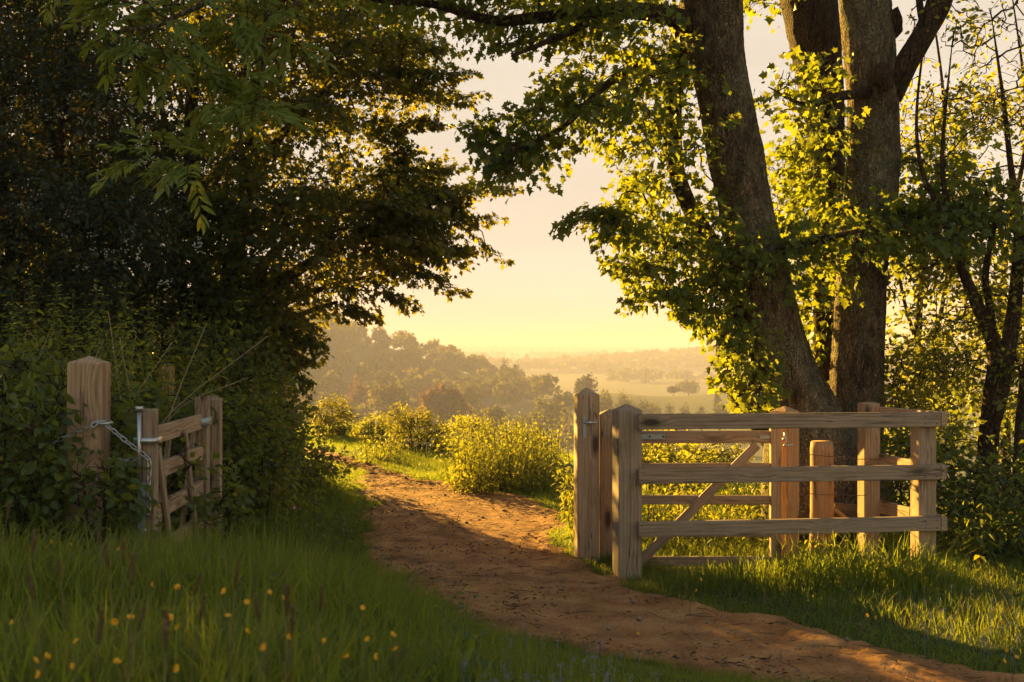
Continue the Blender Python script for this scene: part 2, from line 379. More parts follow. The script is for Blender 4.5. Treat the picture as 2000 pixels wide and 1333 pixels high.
def flat_mat(name, c, rough=.6, spec=.3, metal=0.0, vary=.0):
    b = NT(name)
    n = b.noise(b.coord('Object'), 30, 3); col = b.mix(tuple(x*(1-vary) for x in c), tuple(min(1, x*(1+vary)) for x in c), n)
    return b.done(b.principled(col, rough=rough, spec=spec, metal=metal))
def petal_mat(name, c, tr, f=.35):
    b = NT(name); p = b.principled(b.mix(tuple(x*.8 for x in c), c, b.attr()), rough=.35, spec=.4); t = b.n('ShaderNodeBsdfTranslucent'); t.inputs[0].default_value = (*tr, 1)
    m = b.n('ShaderNodeMixShader'); m.inputs[0].default_value = f; b.l(p.outputs[0], m.inputs[1]); b.l(t.outputs[0], m.inputs[2]); return b.done(m)

M = {}
M['grass'] = leaf_mat('grass_blades', (.024, .055, .007), (.076, .108, .018), (.31, .40, .02), (.50, .52, .04), .45, .3, .6)
M['straw'] = leaf_mat('grass_heads', (.16, .11, .055), (.26, .18, .10), (.25, .16, .06), (.3, .2, .08), .3, .2)
M['sycamore_leaf'] = leaf_mat('sycamore_leaves', (.040, .075, .010), (.075, .11, .018), (.26, .33, .012), (.46, .45, .03), .44)
M['maple_leaf'] = leaf_mat('maple_leaves', (.026, .052, .009), (.058, .088, .016), (.30, .30, .012), (.50, .42, .03), .42)
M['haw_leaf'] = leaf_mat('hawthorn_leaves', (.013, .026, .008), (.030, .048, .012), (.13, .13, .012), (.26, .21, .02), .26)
M['ash_leaf'] = leaf_mat('ash_leaves', (.10, .16, .022), (.15, .22, .034), (.25, .32, .03), (.45, .40, .04), .40, .4)
M['bramble'] = leaf_mat('bramble_leaves', (.035, .068, .013), (.075, .115, .022), (.25, .30, .02), (.42, .42, .04), .40, .4)
M['nettle'] = leaf_mat('nettle_leaves', (.042, .075, .012), (.085, .12, .022), (.42, .43, .02), (.62, .57, .04), .48, .3)
M['bush'] = leaf_mat('bush_leaves', (.045, .065, .012), (.090, .105, .020), (.34, .36, .02), (.54, .48, .04), .48, .3)
M['shrub'] = leaf_mat('shrub_leaves', (.030, .052, .010), (.060, .080, .016), (.26, .26, .015), (.50, .42, .03), .34, .25)
M['far_leaf'] = leaf_mat('far_foliage', (.040, .055, .016), (.070, .080, .022), (.16, .15, .02), (.24, .2, .03), .3, 0.0, .02)
M['far_pale'] = leaf_mat('far_pale_foliage', (.085, .095, .030), (.12, .12, .04), (.2, .18, .03), (.28, .24, .04), .3, 0.0, .02)
M['far_red'] = leaf_mat('far_copper_foliage', (.060, .035, .020), (.085, .05, .028), (.2, .1, .03), (.26, .14, .04), .3, 0.0, .02)
M['far_dark'] = leaf_mat('far_dark_foliage', (.022, .035, .016), (.04, .05, .02), (.08, .09, .02), (.1, .1, .03), .2, 0.0, .02)
M['wood'] = wood_mat('sawn_timber', (.33, .225, .145), (.195, .13, .08), (.42, .30, .20), (.31, .25, .195), .55)
M['wood_pale'] = wood_mat('pale_sawn_timber', (.42, .28, .175), (.28, .175, .10), (.50, .355, .235), (.40, .30, .215), .35)
M['wood_orange_bounce'] = wood_mat('orange_timber_bounce', (.47, .27, .13), (.33, .17, .08), (.56, .35, .18), (.42, .26, .14), .25)  # bright orange wood, with warm bounced light mixed into its colour
M['wood_old'] = wood_mat('old_timber', (.22, .15, .09), (.12, .08, .05), (.30, .22, .14), (.24, .20, .16), .5)
M['bark'] = bark_mat('sycamore_bark', (.095, .068, .042), (.25, .185, .118), (.33, .32, .20), .75)
M['bark_brown'] = bark_mat('brown_bark', (.055, .034, .020), (.14, .085, .048), (.17, .15, .09), .3)
M['twig'] = flat_mat('twig_bark', (.045, .030, .018), .85, .1, 0, .3)
M['stem'] = leaf_mat('green_stems', (.05, .07, .018), (.09, .10, .03), (.2, .2, .03), (.3, .28, .05), .2)
M['cane'] = flat_mat('dry_canes', (.30, .22, .13), .8, .1, 0, .25)
M['zinc'] = flat_mat('galvanised_steel', (.50, .52, .53), .42, .5, .9, .25)
M['zinc_plate'] = flat_mat('galvanised_plate', (.34, .38, .40), .5, .5, .6, .12)
M['wire'] = flat_mat('rusty_wire', (.16, .11, .08), .6, .4, .6, .2)
M['iron'] = flat_mat('dark_iron', (.08, .085, .09), .5, .5, .7, .2)
M['buttercup'] = petal_mat('buttercup_petals', (.85, .47, .015), (.9, .5, .02))
M['campion'] = petal_mat('campion_petals', (.70, .18, .38), (.8, .25, .4))
M['blossom'] = petal_mat('blossom_petals', (.75, .72, .64), (.7, .65, .5))
M['speedwell'] = petal_mat('speedwell_petals', (.34, .36, .62), (.3, .3, .6))
M['litter'] = flat_mat('leaf_litter', (.075, .045, .025), .9, .1, 0, .5)
M['pebble'] = flat_mat('pebbles', (.26, .19, .14), .85, .2, 0, .4)

def ground_mat():
    b = NT('soil_and_turf'); v = b.pos(); n1 = b.noise(v, 9, 6, .65); n2 = b.noise(v, .9, 4); n3 = b.noise(v, .012, 3)
    near = b.ramp(n1, [(.3, (.032, .030, .012)), (.5, (.040, .056, .013)), (.7, (.060, .090, .018))])
    far = b.ramp(n3, [(.38, (.050, .060, .022)), (.5, (.065, .072, .027)), (.62, (.09, .088, .036))])
    sx = b.n('ShaderNodeSeparateXYZ'); b.l(v, sx.inputs[0]); f = b.math('DIVIDE', b.math('SUBTRACT', sx.outputs[1], 25), 60, True)
    col = b.mix(near, far, f); return b.done(b.principled(col, rough=.95, spec=.1, normal=b.bump(b.math('ADD', n1, n2), .5, .03)))
M['ground'] = ground_mat()
def path_mat():
    b = NT('trodden_earth'); v = b.pos(); n1 = b.noise(v, 3.2, 5, .6); n2 = b.noise(v, 48, 5, .7); n3 = b.noise(v, 150, 3, .7); n4 = b.noise(b.mapping(v, (1, .45, 1)), 14, 5, .7, .5)
    col = b.ramp(n1, [(.34, (.23, .107, .040)), (.5, (.35, .168, .060)), (.66, (.47, .25, .095))])
    col = b.mix(col, b.ramp(n2, [(.30, (.35, .30, .27)), (.5, (1, 1, 1)), (.68, (1.0, 1.0, 1.0)), (.8, (1.5, 1.45, 1.4))]), .8, 'MULTIPLY')
    col = b.mix(col, (.10, .055, .030), b.math('MULTIPLY', b.ramp(n4, [(.60, (0, 0, 0)), (.70, (1, 1, 1))]), .7))
    h = b.math('ADD', b.math('MULTIPLY', n2, .6), b.math('ADD', b.math('MULTIPLY', n3, .25), b.math('MULTIPLY', n4, .8)))
    return b.done(b.principled(col, rough=.93, spec=.15, normal=b.bump(h, .9, .022)))
M['path'] = path_mat()

# ------------------------------------------------------------------ terrain
_PL = np.array([(2.6, 5.6), (3.6, 3.6), (4.3, 2.3), (5.0, 1.2), (5.86, 0.0), (6.58, -.47), (7.86, -.85), (9.48, -1.19), (11.1, -1.27), (13.4, -1.72), (15.3, -2.4), (17, -3.2), (20, -4.9), (24, -7.5)])
_PR = np.array([(2.6, 8.0), (4.0, 4.6), (4.4, 3.7), (5.2, 2.0), (6.08, 1.37), (7.0, .60), (8.05, .38), (9.2, .27), (10.4, .36), (11.2, .15), (11.9, -.2), (12.9, -1.05), (15, -2.0), (17, -2.85), (20, -4.5), (24, -7.0)])
def path_l(y): return np.interp(y, _PL[:, 0], _PL[:, 1])
def path_r(y): return np.interp(y, _PR[:, 0], _PR[:, 1])
def path_d(x, y):
    """>0 outside the path (roughly metres), <0 on it"""
    x, y = np.asarray(x, float), np.asarray(y, float); k = 0.62+.38*sstep(y, 5.5, 8)
    return np.maximum(path_l(y)-x, x-path_r(y))*k+fbm(x*2.3, y*2.3, 0, 4, .6)*.30
def terrain(x, y):
    x, y = np.asarray(x, float), np.asarray(y, float)
    dl = (path_l(np.minimum(y, 20))-x)
    z = .30*sstep(dl, .1, 2.4)*(1-sstep(y, 12, 18))*sstep(y, -3, 3)
    z = z+.18*sstep(dl, 2.0, 5.0)*(1-sstep(y, 5, 11))
    z = z-.12*sstep(x, .75, 1.3)*sstep(y, 7.45, 7.9)*(1-sstep(y, 14, 20))
    z = z-.10*np.clip(x-2.5, 0, 12)*sstep(y, 7.8, 10.5)
    y0 = 21-7*sstep(x, -3.0, .5)
    z = z-15*sstep(y-y0, 0, 165)-1.0*sstep(y-y0, 0, 14)
    z = z-.06*(1-sstep(path_d(x, y), -.12, .06))*(y < 22)
    nr = 1-sstep(y, 60, 160)
    z = z+fbm(x*.9, y*.9, 0, 3)*.035*nr
    # wooded hill on the left, meadows, far ridges
    xa = x*430/np.maximum(y, 60)
    A = np.interp(xa, [-420, -300, -150, -73.5, -58, -38.7, -29, -19, -9.7, 0, 9.7, 22], [50, 50, 42, 27, 23.2, 17, 14.2, 10.2, 7.2, 5.0, 1.2, 0])
    z = z+A*np.exp(-((y-430)/105)**2)*sstep(y, 90, 260)
    for cx, cy, ax, ay, hh in ((22, 310, 22, 40, 6.5), (66, 285, 26, 60, 6.0), (110, 330, 60, 90, 7)):
        z = z+hh*np.exp(-((x-cx)/ax)**2-((y-cy)/ay)**2)
    w = np.exp(-((y-1050)/150)**2)*(7+9*sstep(x, 20, 260)+5*fbm(x*.004, 3.1, 0, 2))
    w = w+np.exp(-((y-1750)/230)**2)*(13+9*sstep(x, 60, 420)+5*fbm(x*.0035, 7.7, 0, 3))
    w = w+np.exp(-((y-3000)/420)**2)*(27+6*fbm(x*.0022, 1.3, 0, 3))
    return z+w
def ground():
    th = np.concatenate([np.linspace(-180, -36, 60, endpoint=False), np.linspace(-36, 36, 430), np.linspace(36, 180, 60)[1:-1]])
    r = np.concatenate([[0.02], np.geomspace(.6, 40, 190), np.geomspace(40, 4300, 150)[1:]])
    T, Rr = np.meshgrid(np.radians(th), r); X, Y = np.sin(T)*Rr, np.cos(T)*Rr; Z = terrain(X, Y)
    n, m = X.shape; i = np.arange(n*m).reshape(n, m); a, b, c, d = i[:-1], np.roll(i[:-1], -1, 1), np.roll(i[1:], -1, 1), i[1:]
    F = np.stack([a, d, c, b], -1).reshape(-1, 4)
    return obj('ground', make_mesh('ground', np.stack([X, Y, Z], -1).reshape(-1, 3), [F], M['ground'], True))
tag(ground(), kind='structure')
def path():
    ys = np.concatenate([np.linspace(2.7, 11, 560), np.linspace(11, 23, 260)[1:]]); t = np.linspace(0, 1, 110)
    L, Rr = path_l(ys)-.45, path_r(ys)+.45; X = L[:, None]+(Rr-L)[:, None]*t; Y = np.repeat(ys[:, None], len(t), 1)
    d = path_d(X, Y)
    Z = terrain(X, Y)+.055*(1-sstep(d, -.10, .12))-.02*sstep(d, .02, .2)+fbm(X*1.7, Y*1.7, 0, 3)*.008+fbm(X*9, Y*9, 2.0, 4, .6)*.008-np.clip(fbm(X*4.2, Y*2.6, 5.0, 2)-.22, 0, .3)*.03+fbm(X*31, Y*31, 4.0, 2)*.004
    i = np.arange(X.size).reshape(X.shape); F = np.stack([i[:-1, :-1], i[:-1, 1:], i[1:, 1:], i[1:, :-1]], -1).reshape(-1, 4)
    return obj('path', make_mesh('path', np.stack([X, Y, Z], -1).reshape(-1, 3), [F], M['path'], True))
tag(path(), kind='structure')
# ------------------------------------------------------------------ timber helpers
def plank(name, p0, p1, w, t, mat, parent, face=(0, -1, 0), bev=.006, warp=.003, segs=10):
    """board from p0 to p1: w = height across the face, t = thickness along 'face'"""
    p0, p1 = Vector(p0), Vector(p1); z = (p1-p0); L = z.length; z.normalize()
    y = Vector(face); y = (y-z*y.dot(z)).normalized(); x = y.cross(z)
    bm = bmesh.new(); bmesh.ops.create_cube(bm, size=1); bmesh.ops.scale(bm, vec=(w, t, L), verts=bm.verts)
    bmesh.ops.bevel(bm, geom=bm.edges[:], offset=bev, segments=2, affect='EDGES', profile=.6)
    long = [e for e in bm.edges if abs(e.verts[0].co.z-e.verts[1].co.z) > L*.5]
    bmesh.ops.subdivide_edges(bm, edges=long, cuts=segs, use_grid_fill=False)
    s = random.random()*90
    for v in bm.verts:
        q = v.co.z*1.6+s
        v.co.x += warp*float(fbm(q, 1.5, 0, 2)); v.co.y += warp*float(fbm(q, 8.5, 0, 2))
    m = Matrix((x, y, z)).transposed().to_4x4(); m.translation = (p0+p1)/2
    return bm_obj(name, bm, mat, parent, m)
def post_bm(w, d, z0, z1, rise, ridge=0.0, bev=.007):
    bm = bmesh.new(); a, b = w/2, d/2
    lo = [bm.verts.new(c) for c in ((-a, -b, z0), (a, -b, z0), (a, b, z0), (-a, b, z0))]
    hi = [bm.verts.new(c) for c in ((-a, -b, z1), (a, -b, z1), (a, b, z1), (-a, b, z1))]
    bm.faces.new(lo[::-1])
    for i in range(4): bm.faces.new((lo[i], lo[(i+1) % 4], hi[(i+1) % 4], hi[i]))
    ap = bm.verts.new((0, 0, z1+rise))
    for i in range(4): bm.faces.new((hi[i], hi[(i+1) % 4], ap))
    bmesh.ops.recalc_face_normals(bm, faces=bm.faces[:])
    bmesh.ops.bevel(bm, geom=bm.edges[:], offset=bev, segments=2, affect='EDGES', profile=.6)
    return bm
def post(name, x, y, z0, z1, w, d, mat, parent=None, rise=.04, rz=0.0, lean=(0, 0)):
    m = Matrix.Translation((x, y, z0)) @ Matrix.Rotation(rz, 4, 'Z') @ Matrix.Rotation(lean[0], 4, 'X') @ Matrix.Rotation(lean[1], 4, 'Y')
    return bm_obj(name, post_bm(w, d, 0, z1-z0, rise), mat, parent, m)
def box_bm(w, d, h, bev=.002):
    bm = bmesh.new(); bmesh.ops.create_cube(bm, size=1); bmesh.ops.scale(bm, vec=(w, d, h), verts=bm.verts)
    bmesh.ops.bevel(bm, geom=bm.edges[:], offset=bev, segments=2, affect='EDGES'); return bm
def rod(mb, pts, r, sides=10): tube(mb, np.array(pts, float), np.full(len(pts), r), sides)
def disc_bolt(mb, c, n, r, h):
    c = np.array(c, float); n = unit(np.array(n, float)); tube(mb, [c, c+n*h*.6, c+n*h], [r, r*.9, r*.45], 12)

# ------------------------------------------------------------------ timber pen (three rails on two sides)
UA = math.atan2(.25, 2.04); U = Vector((math.cos(UA), math.sin(UA), 0)); W_ = Vector((-math.sin(UA), math.cos(UA), 0)); O0 = Vector((.818, 7.33, 0))
def F_(u, v, z): return O0+U*u+W_*v+Vector((0, 0, z))
LEN = 2.056
pen = thing('wooden_fence', 'three rail timber pen with square posts standing in front of the leaning tree', 'fence', F_(1.0, .1, 0))
for i, (zt, zb) in enumerate(((1.055, .955), (.703, .604), (.360, .262))):
    zc, h = (zt+zb)/2, zt-zb
    plank('rail', F_(0, .022, zc), F_(LEN, .022, zc+.003), h, .044, M['wood'], pen, -W_)
    plank('rail', F_(LEN+.024, .0, zc+.002), F_(LEN+.024-.02, 1.02, zc-.008), h, .044, M['wood_pale'], pen, -U)
def pf(u, v, z0, z1, w, d, mat, rise, nm='post', a=0): 
    q = F_(u, v, 0); return post(nm, q.x, q.y, z0, z1, w, d, mat, pen, rise, UA+a)
pf(-.048, .135, -.35, 1.078, .158, .158, M['wood'], .042, 'post', R(4))
pf(LEN-.070, .110, -.35, 1.0, .125, .125, M['wood_pale'], .012)
pf(LEN-.070, .960, -.55, 1.075, .125, .125, M['wood_pale'], .012)
for zc in (1.005, .653, .311):
    for u in (.02, LEN-.03, LEN-.11):
        for dz in (-.025, .025): sb = MB(); disc_bolt(sb, F_(u, -.0005, zc+dz), -W_, .0045, .003); sb.build('screw', M['iron'], pen)

# ------------------------------------------------------------------ posts beside the gate
def single_post(name, label, x, y, z0, z1, w, d, mat, rise, rz=0, lean=(0, 0)):
    o = post(name, x, y, z0, z1, w, d, mat, None, rise, rz, lean); return tag(o, label, 'post')
tall = thing('gate_post', 'tallest square post beside the path, just left of the pen', 'post', (.53, 8.08, -.3))
q = post('shaft', .530, 8.08, -.35, 1.155, .160, .160, M['wood_pale'], tall, .052, R(6))
lb = MB()
c = P(1144, 826, 7.985)
rod(lb, [c+(-.012, 0, 0), c+(.03, -.004, 0), c+(.075, -.004, .002)], .006)
rod(lb, [c+(.03, -.006, -.012), c+(.03, -.006, .012)], .010)
lb.build('latch_striker', M['zinc'], tall)
m = Matrix.Translation(Vector(P(1142, 836, 7.992))); bm_obj('latch_plate', box_bm(.022, .006, .15), M['zinc_plate'], tall, m)
hang = thing('gate_post', 'shorter square hanging post squeezed between the tallest post and the pen', 'post', (.69, 8.16, -.3))
post('shaft', .700, 8.17, -.40, 1.015, .150, .150, M['wood_pale'], hang, .035, R(1))
for zz in (.855, .03):
    hb = MB(); cc = np.array([.745, 8.02, zz]); rod(hb, [cc+(0, 0, -.035), cc+(0, 0, .035)], .016); rod(hb, [cc+(0, 0, 0), cc+(-.02, .06, 0), cc+(-.03, .10, 0)], .010)
    rod(hb, [cc+(0, 0, -.05), cc+(0, 0, -.042)], .021)
    hb.build('hinge_pin', M['zinc'], hang)
lat = thing('gate_post', 'orange brown latch post behind the free end of the closed gate', 'post', (1.955, 8.12, -.3))
post('shaft', 1.955, 8.15, -.55, 1.035, .145, .145, M['wood_orange_bounce'], lat, .038, R(38))
lk = MB(); c = P(1532, 858, 7.96)
rod(lk, [c+(0, 0, .045), c+(0, -.01, .02), c+(.012, -.012, -.01), c+(.0, -.005, -.05)], .006)
rod(lk, [c+(-.01, -.01, -.045), c+(.03, -.01, -.043), c+(.062, -.004, -.04)], .006)
rod(lk, [c+(-.005, .02, .0), c+(-.005, -.012, .0)], .007)
lk.build('latch_catch', M['zinc'], lat)

# ------------------------------------------------------------------ kissing gate leaf (closed, inside the pen)
GY = 7.92
gate = thing('wooden_gate', 'small closed five bar timber gate swinging inside the pen', 'gate', (.75, GY, 0))
def GP(px, py, D=GY): return Vector(P(px, py, D))
gx0, gx1 = .742, 1.868
for zt, zb in ((.908, .822), (.684, .622), (.459, .395), (.240, .170), (.035, -.032)):
    plank('rail', (gx0, GY, (zt+zb)/2), (gx1-.07, GY, (zt+zb)/2+.002), zt-zb, .034, M['wood'], gate)
plank('hinge_stile', (gx0-.005, GY+.002, -.10), (gx0-.005, GY+.002, .93), .07, .058, M['wood_pale'], gate)
plank('latch_stile', (gx1-.036, GY-.002, -.125), (gx1-.036, GY-.002, 1.0), .072, .060, M['wood_pale'], gate)
plank('brace', (.865, GY-.036, -.02), (1.70, GY-.036, .815), .066, .028, M['wood'], gate)
c = GP(1279, 852.5); strap = bm_obj('hinge_strap', box_bm(.30, .006, .046, .003), M['zinc_plate'], gate, Matrix.Translation(Vector((c.x-.08, GY-.0235, c.z))))
for px in (1295, 1268):
    bb = MB(); c = GP(px, 852.5); disc_bolt(bb, (c.x, GY-.0265, c.z), (0, -1, 0), .008, .006); bb.build('bolt', M['iron'], strap)
c = GP(1493, 854); lplate = bm_obj('latch_plate', box_bm(.075, .004, .022, .0015), M['zinc_plate'], gate, Matrix.Translation(Vector((c.x, GY-.019, c.z))))
for px in (1480, 1505):
    bb = MB(); c = GP(px, 854); disc_bolt(bb, (c.x, GY-.021, c.z), (0, -1, 0), .004, .003); bb.build('screw', M['iron'], lplate)

# ------------------------------------------------------------------ round stake, wire, loose boards
stake = thing('round_fence_post', 'short round flat topped post in front of the tree trunk inside the pen', 'post', (2.34, 8.62, -.3))
mbp = MB(); sx, sy = P(1604, 863, 8.62)[:2]
n = 26; zz = np.linspace(-.6, .782, n)
tube(mbp, np.stack([sx+.006*np.sin(zz*3), np.full(n, sy), zz], -1), np.where(zz > .775, .080, .087)*np.ones(n), 28, .02, (2, 1))
mbp.build('shaft', M['wood_orange_bounce'], stake, smooth=True)
for a_, z_ in ((-1.2, .68), (-1.75, .70), (-1.6, .52)): 
    st = MB(); dv = np.array([math.cos(a_), math.sin(a_), 0]); rod(st, [np.array([sx, sy, z_])+dv*.083, np.array([sx, sy, z_+.006])+dv*.094, np.array([sx, sy, z_+.02])+dv*.083], .0022, 6); st.build('staple', M['wire'], stake)
def barbed(label, A, B, sag, n=60, turns=26):
    t = np.linspace(0, 1, n*3)[:, None]; base = np.array(A)+(np.array(B)-np.array(A))*t; base[:, 2] -= sag*np.sin(np.pi*t[:, 0])
    base += np.stack([np.zeros(len(t)), fbm(t[:, 0]*5, 2.0)*.006, fbm(t[:, 0]*6, 5.0)*.008], -1)
    mb = MB()
    for ph in (0, np.pi):
        a = t[:, 0]*turns*2*np.pi+ph; p = base+np.stack([np.zeros_like(a), np.cos(a)*.0022, np.sin(a)*.0022], -1); tube(mb, p, np.full(len(p), .0016), 5)
    L = np.linalg.norm(np.array(B)-np.array(A)); k = max(2, int(L/.11))
    for i in range(k):
        c = base[int((i+.5)/k*(len(base)-1))]
        for s_ in (-1, 1):
            d = unit(rng.normal(0, 1, 3))*.016; tube(mb, [c-d, c, c+d], [.0006, .0016, .0006], 4)
    o = mb.build('barbed_wire', M['wire'], None, A); return tag(o, label, 'wire')
barbed('upper barbed wire strand strung from the orange latch post past the round post', (2.02, 8.22, .735), (2.80, 8.44, .66), .012)
barbed('lower barbed wire strand stretched across behind the round post', (2.03, 8.3, .44), (2.80, 8.5, .40), .02)
def loose(label, a, b, w, t, mat, face=(0, -1, 0)):
    o = plank('timber_board', a, b, w, t, mat, None, face); return tag(o, label, 'board')
loose('broad dark board leaning on its edge at the foot of the trunk', (2.48, 8.78, .22), (2.90, 8.95, .17), .15, .022, M['wood_old'])
loose('thin orange batten sloping down beside the broad board', (2.44, 8.60, .27), (2.72, 8.66, .06), .028, .022, M['wood_orange_bounce'])

# ------------------------------------------------------------------ left side: big post, open gate, chain
lp = thing('gate_post', 'big square weathered post wrapped by a steel chain among brambles', 'post', (-2.14, 5.68, .1))
px0 = P(151, 709, 5.60)
post('shaft', px0[0]+.012, 5.68, -.30, 1.402, .168, .168, M['wood_pale'], lp, .036, R(4), (0, R(.6)))
eb = MB(); ey = P(199, 826, 5.62); a = np.linspace(0, 2*np.pi, 24)
tube(eb, np.stack([ey[0]+.046*np.cos(a), ey[1]+.03*np.sin(a), np.full(24, ey[2])+.004*np.sin(a)], -1), np.full(24, .008), 8)
rod(eb, [ey+(-.10, .05, 0), ey+(-.045, .0, 0)], .008)
eb.build('eye_bolt', M['zinc'], lp, smooth=True)

og = thing('wooden_gate', 'open timber gate with crossed braces standing among nettles and brambles', 'gate', (-1.83, 5.65, .1))
A0 = Vector((-1.805, 5.66, 0)); A1 = Vector((-1.875, 6.86, 0)); gd = (A1-A0).normalized(); gn = Vector((gd.y, -gd.x, 0))   # gn points to the path side
for z0_, h_ in ((1.034, .088), (.846, .082), (.640, .082), (.430, .082), (.235, .085)):
    plank('rail', A0+gd*.03+Vector((0, 0, z0_)), A1+Vector((0, 0, z0_+.004)), h_, .034, M['wood_pale'], og, gn)
plank('near_stile', A0+Vector((-.003, 0, .06)), A0+Vector((-.003, 0, 1.172)), .076, .078, M['wood'], og)
plank('far_stile', A1+Vector((0, .03, .10)), A1+Vector((0, .03, 1.185)), .075, .078, M['wood'], og)
s1 = gn*.033; s2 = gn*-.033
def br(u0, z0_, u1, z1_, s): plank('brace', A0+gd*u0+s+Vector((0, 0, z0_)), A0+gd*u1+s+Vector((0, 0, z1_)), .052, .022, M['wood'], og, gn)
br(.05, .97, .42, .20, s1); br(.62, 1.02, 1.02, .20, s1); br(.55, 1.0, .16, .22, s2); br(1.16, 1.0, .72, .22, s2)
hp = np.array([A0.x-.030, 5.618, 0]); rb = MB()
rod(rb, [hp+(0, -.018, .80), hp+(0, -.018, 1.165)], .0105, 14); rod(rb, [hp+(0, -.018, 1.165), hp+(0, -.018, 1.178), hp+(0, -.018, 1.188)], .019, 14)
rb.build('gate_pin', M['zinc'], og, smooth=True)
hplate = bm_obj('hinge_plate', box_bm(.048, .006, .285, .003), M['zinc_plate'], og, Matrix.Translation(Vector((A0.x-.022, 5.6165, .675))))
nb = MB(); disc_bolt(nb, (A0.x-.008, 5.6125, .575), (0, -1, 0), .011, .008); nb.build('bolt', M['zinc'], hplate)
nb = MB(); disc_bolt(nb, (A0.x-.03, 5.6125, .76), (0, -1, 0), .008, .006); nb.build('bolt', M['zinc'], hplate)
cb = bmesh.new()
def band(z, h, x0, x1, y0, y1, t=.004):
    mb = MB(); pr = [(x0, y0), (x1, y0), (x1, y1), (x0, y1)]; V = []; 
    for (xx, yy) in pr: V += [(xx, yy, z-h/2), (xx, yy, z+h/2)]
    cx, cy = (x0+x1)/2, (y0+y1)/2
    for (xx, yy) in pr: V += [(xx-t*np.sign(xx-cx), yy-t*np.sign(yy-cy), z-h/2), (xx-t*np.sign(xx-cx), yy-t*np.sign(yy-cy), z+h/2)]
    F = []
    for i in range(4):
        j = (i+1) % 4; F += [(2*i, 2*j, 2*j+1, 2*i+1), (8+2*i, 8+2*i+1, 8+2*j+1, 8+2*j), (2*i+1, 2*j+1, 8+2*j+1, 8+2*i+1), (2*i, 8+2*i, 8+2*j, 2*j)]
    mb.add(V, [np.array(F)]); return mb
cb.free()
band(1.018, .030, A0.x-.055, A0.x+.050, 5.592, 5.705).build('pin_collar', M['zinc'], og)
c_ = A1+Vector((0, .03, 0)); band(1.038, .050, c_.x-.044, c_.x+.046, c_.y-.10, c_.y+.046).build('latch_band', M['zinc_plate'], og)

hp2 = thing('gate_post', 'dark hip topped post at the far end of the open gate', 'post', (-1.80, 7.02, .1))
post('shaft', -1.858, 7.045, -.2, 1.165, .115, .115, M['wood'], hp2, .035, R(8))
single_post('gate_post', 'brown post half hidden in the hedge above the open gate', -2.44, 8.05, -.2, 1.36, .10, .10, M['wood_orange_bounce'], .02, R(15))

def chain(path, pitch=.030, wire=.0030, w=.0095):
    """stadium links along a polyline, each turned a quarter against the last"""
    p = np.asarray(path, float); seg = np.linalg.norm(np.diff(p, axis=0), axis=1); s = np.concatenate([[0], np.cumsum(seg)]); n = int(s[-1]/pitch)
    mb = MB(); a = np.linspace(0, 2*np.pi, 18, endpoint=False); hl = pitch*.62
    for i in range(n):
        u = (i+.5)*pitch; c = np.array([np.interp(u, s, p[:, k]) for k in range(3)]); c2 = np.array([np.interp(min(u+.004, s[-1]), s, p[:, k]) for k in range(3)]); c1 = np.array([np.interp(max(u-.004, 0), s, p[:, k]) for k in range(3)])
        T = unit(c2-c1); N = unit(np.cross(T, [.2, -.9, .35])); B = np.cross(T, N); rot = (R(40) if i % 2 else R(-45))+random.uniform(-.2, .2); S = N*math.cos(rot)+B*math.sin(rot)
        ring = c+np.outer(np.cos(a)*w+0, S)+np.outer(np.sin(a)*w+np.sign(np.sin(a))*(hl-w), T)
        ring = np.vstack([ring, ring[:2]]); tube(mb, ring, np.full(len(ring), wire), 6, cap=False)
    return mb
Q = lambda x, y, D: P(x, y, D)
c1 = np.vstack([catmull([Q(112, 872, 5.80), Q(106, 866, 5.64), Q(111, 862, 5.565), Q(140, 848, 5.56), Q(178, 833, 5.555), Q(196, 823, 5.585), Q(215, 836, 5.60), Q(240, 857, 5.60), Q(268, 879, 5.60), Q(286, 893, 5.59), Q(292, 905, 5.585), Q(291, 940, 5.585), Q(291, 975, 5.585), Q(291, 1012, 5.585)], 160)])
tag(chain(c1).build('chain', M['zinc'], None, Q(196, 823, 5.585), smooth=True), 'steel chain looped over the big post and hanging down beside the open gate', 'chain')
c2 = catmull([Q(186, 893, 5.80), Q(205, 897, 5.70), Q(230, 900, 5.66), Q(262, 898, 5.70), Q(285, 893, 5.72)], 40)
tag(chain(c2).build('chain', M['zinc'], None, Q(230, 900, 5.66), smooth=True), 'short lower length of chain between the big post and the open gate', 'chain')
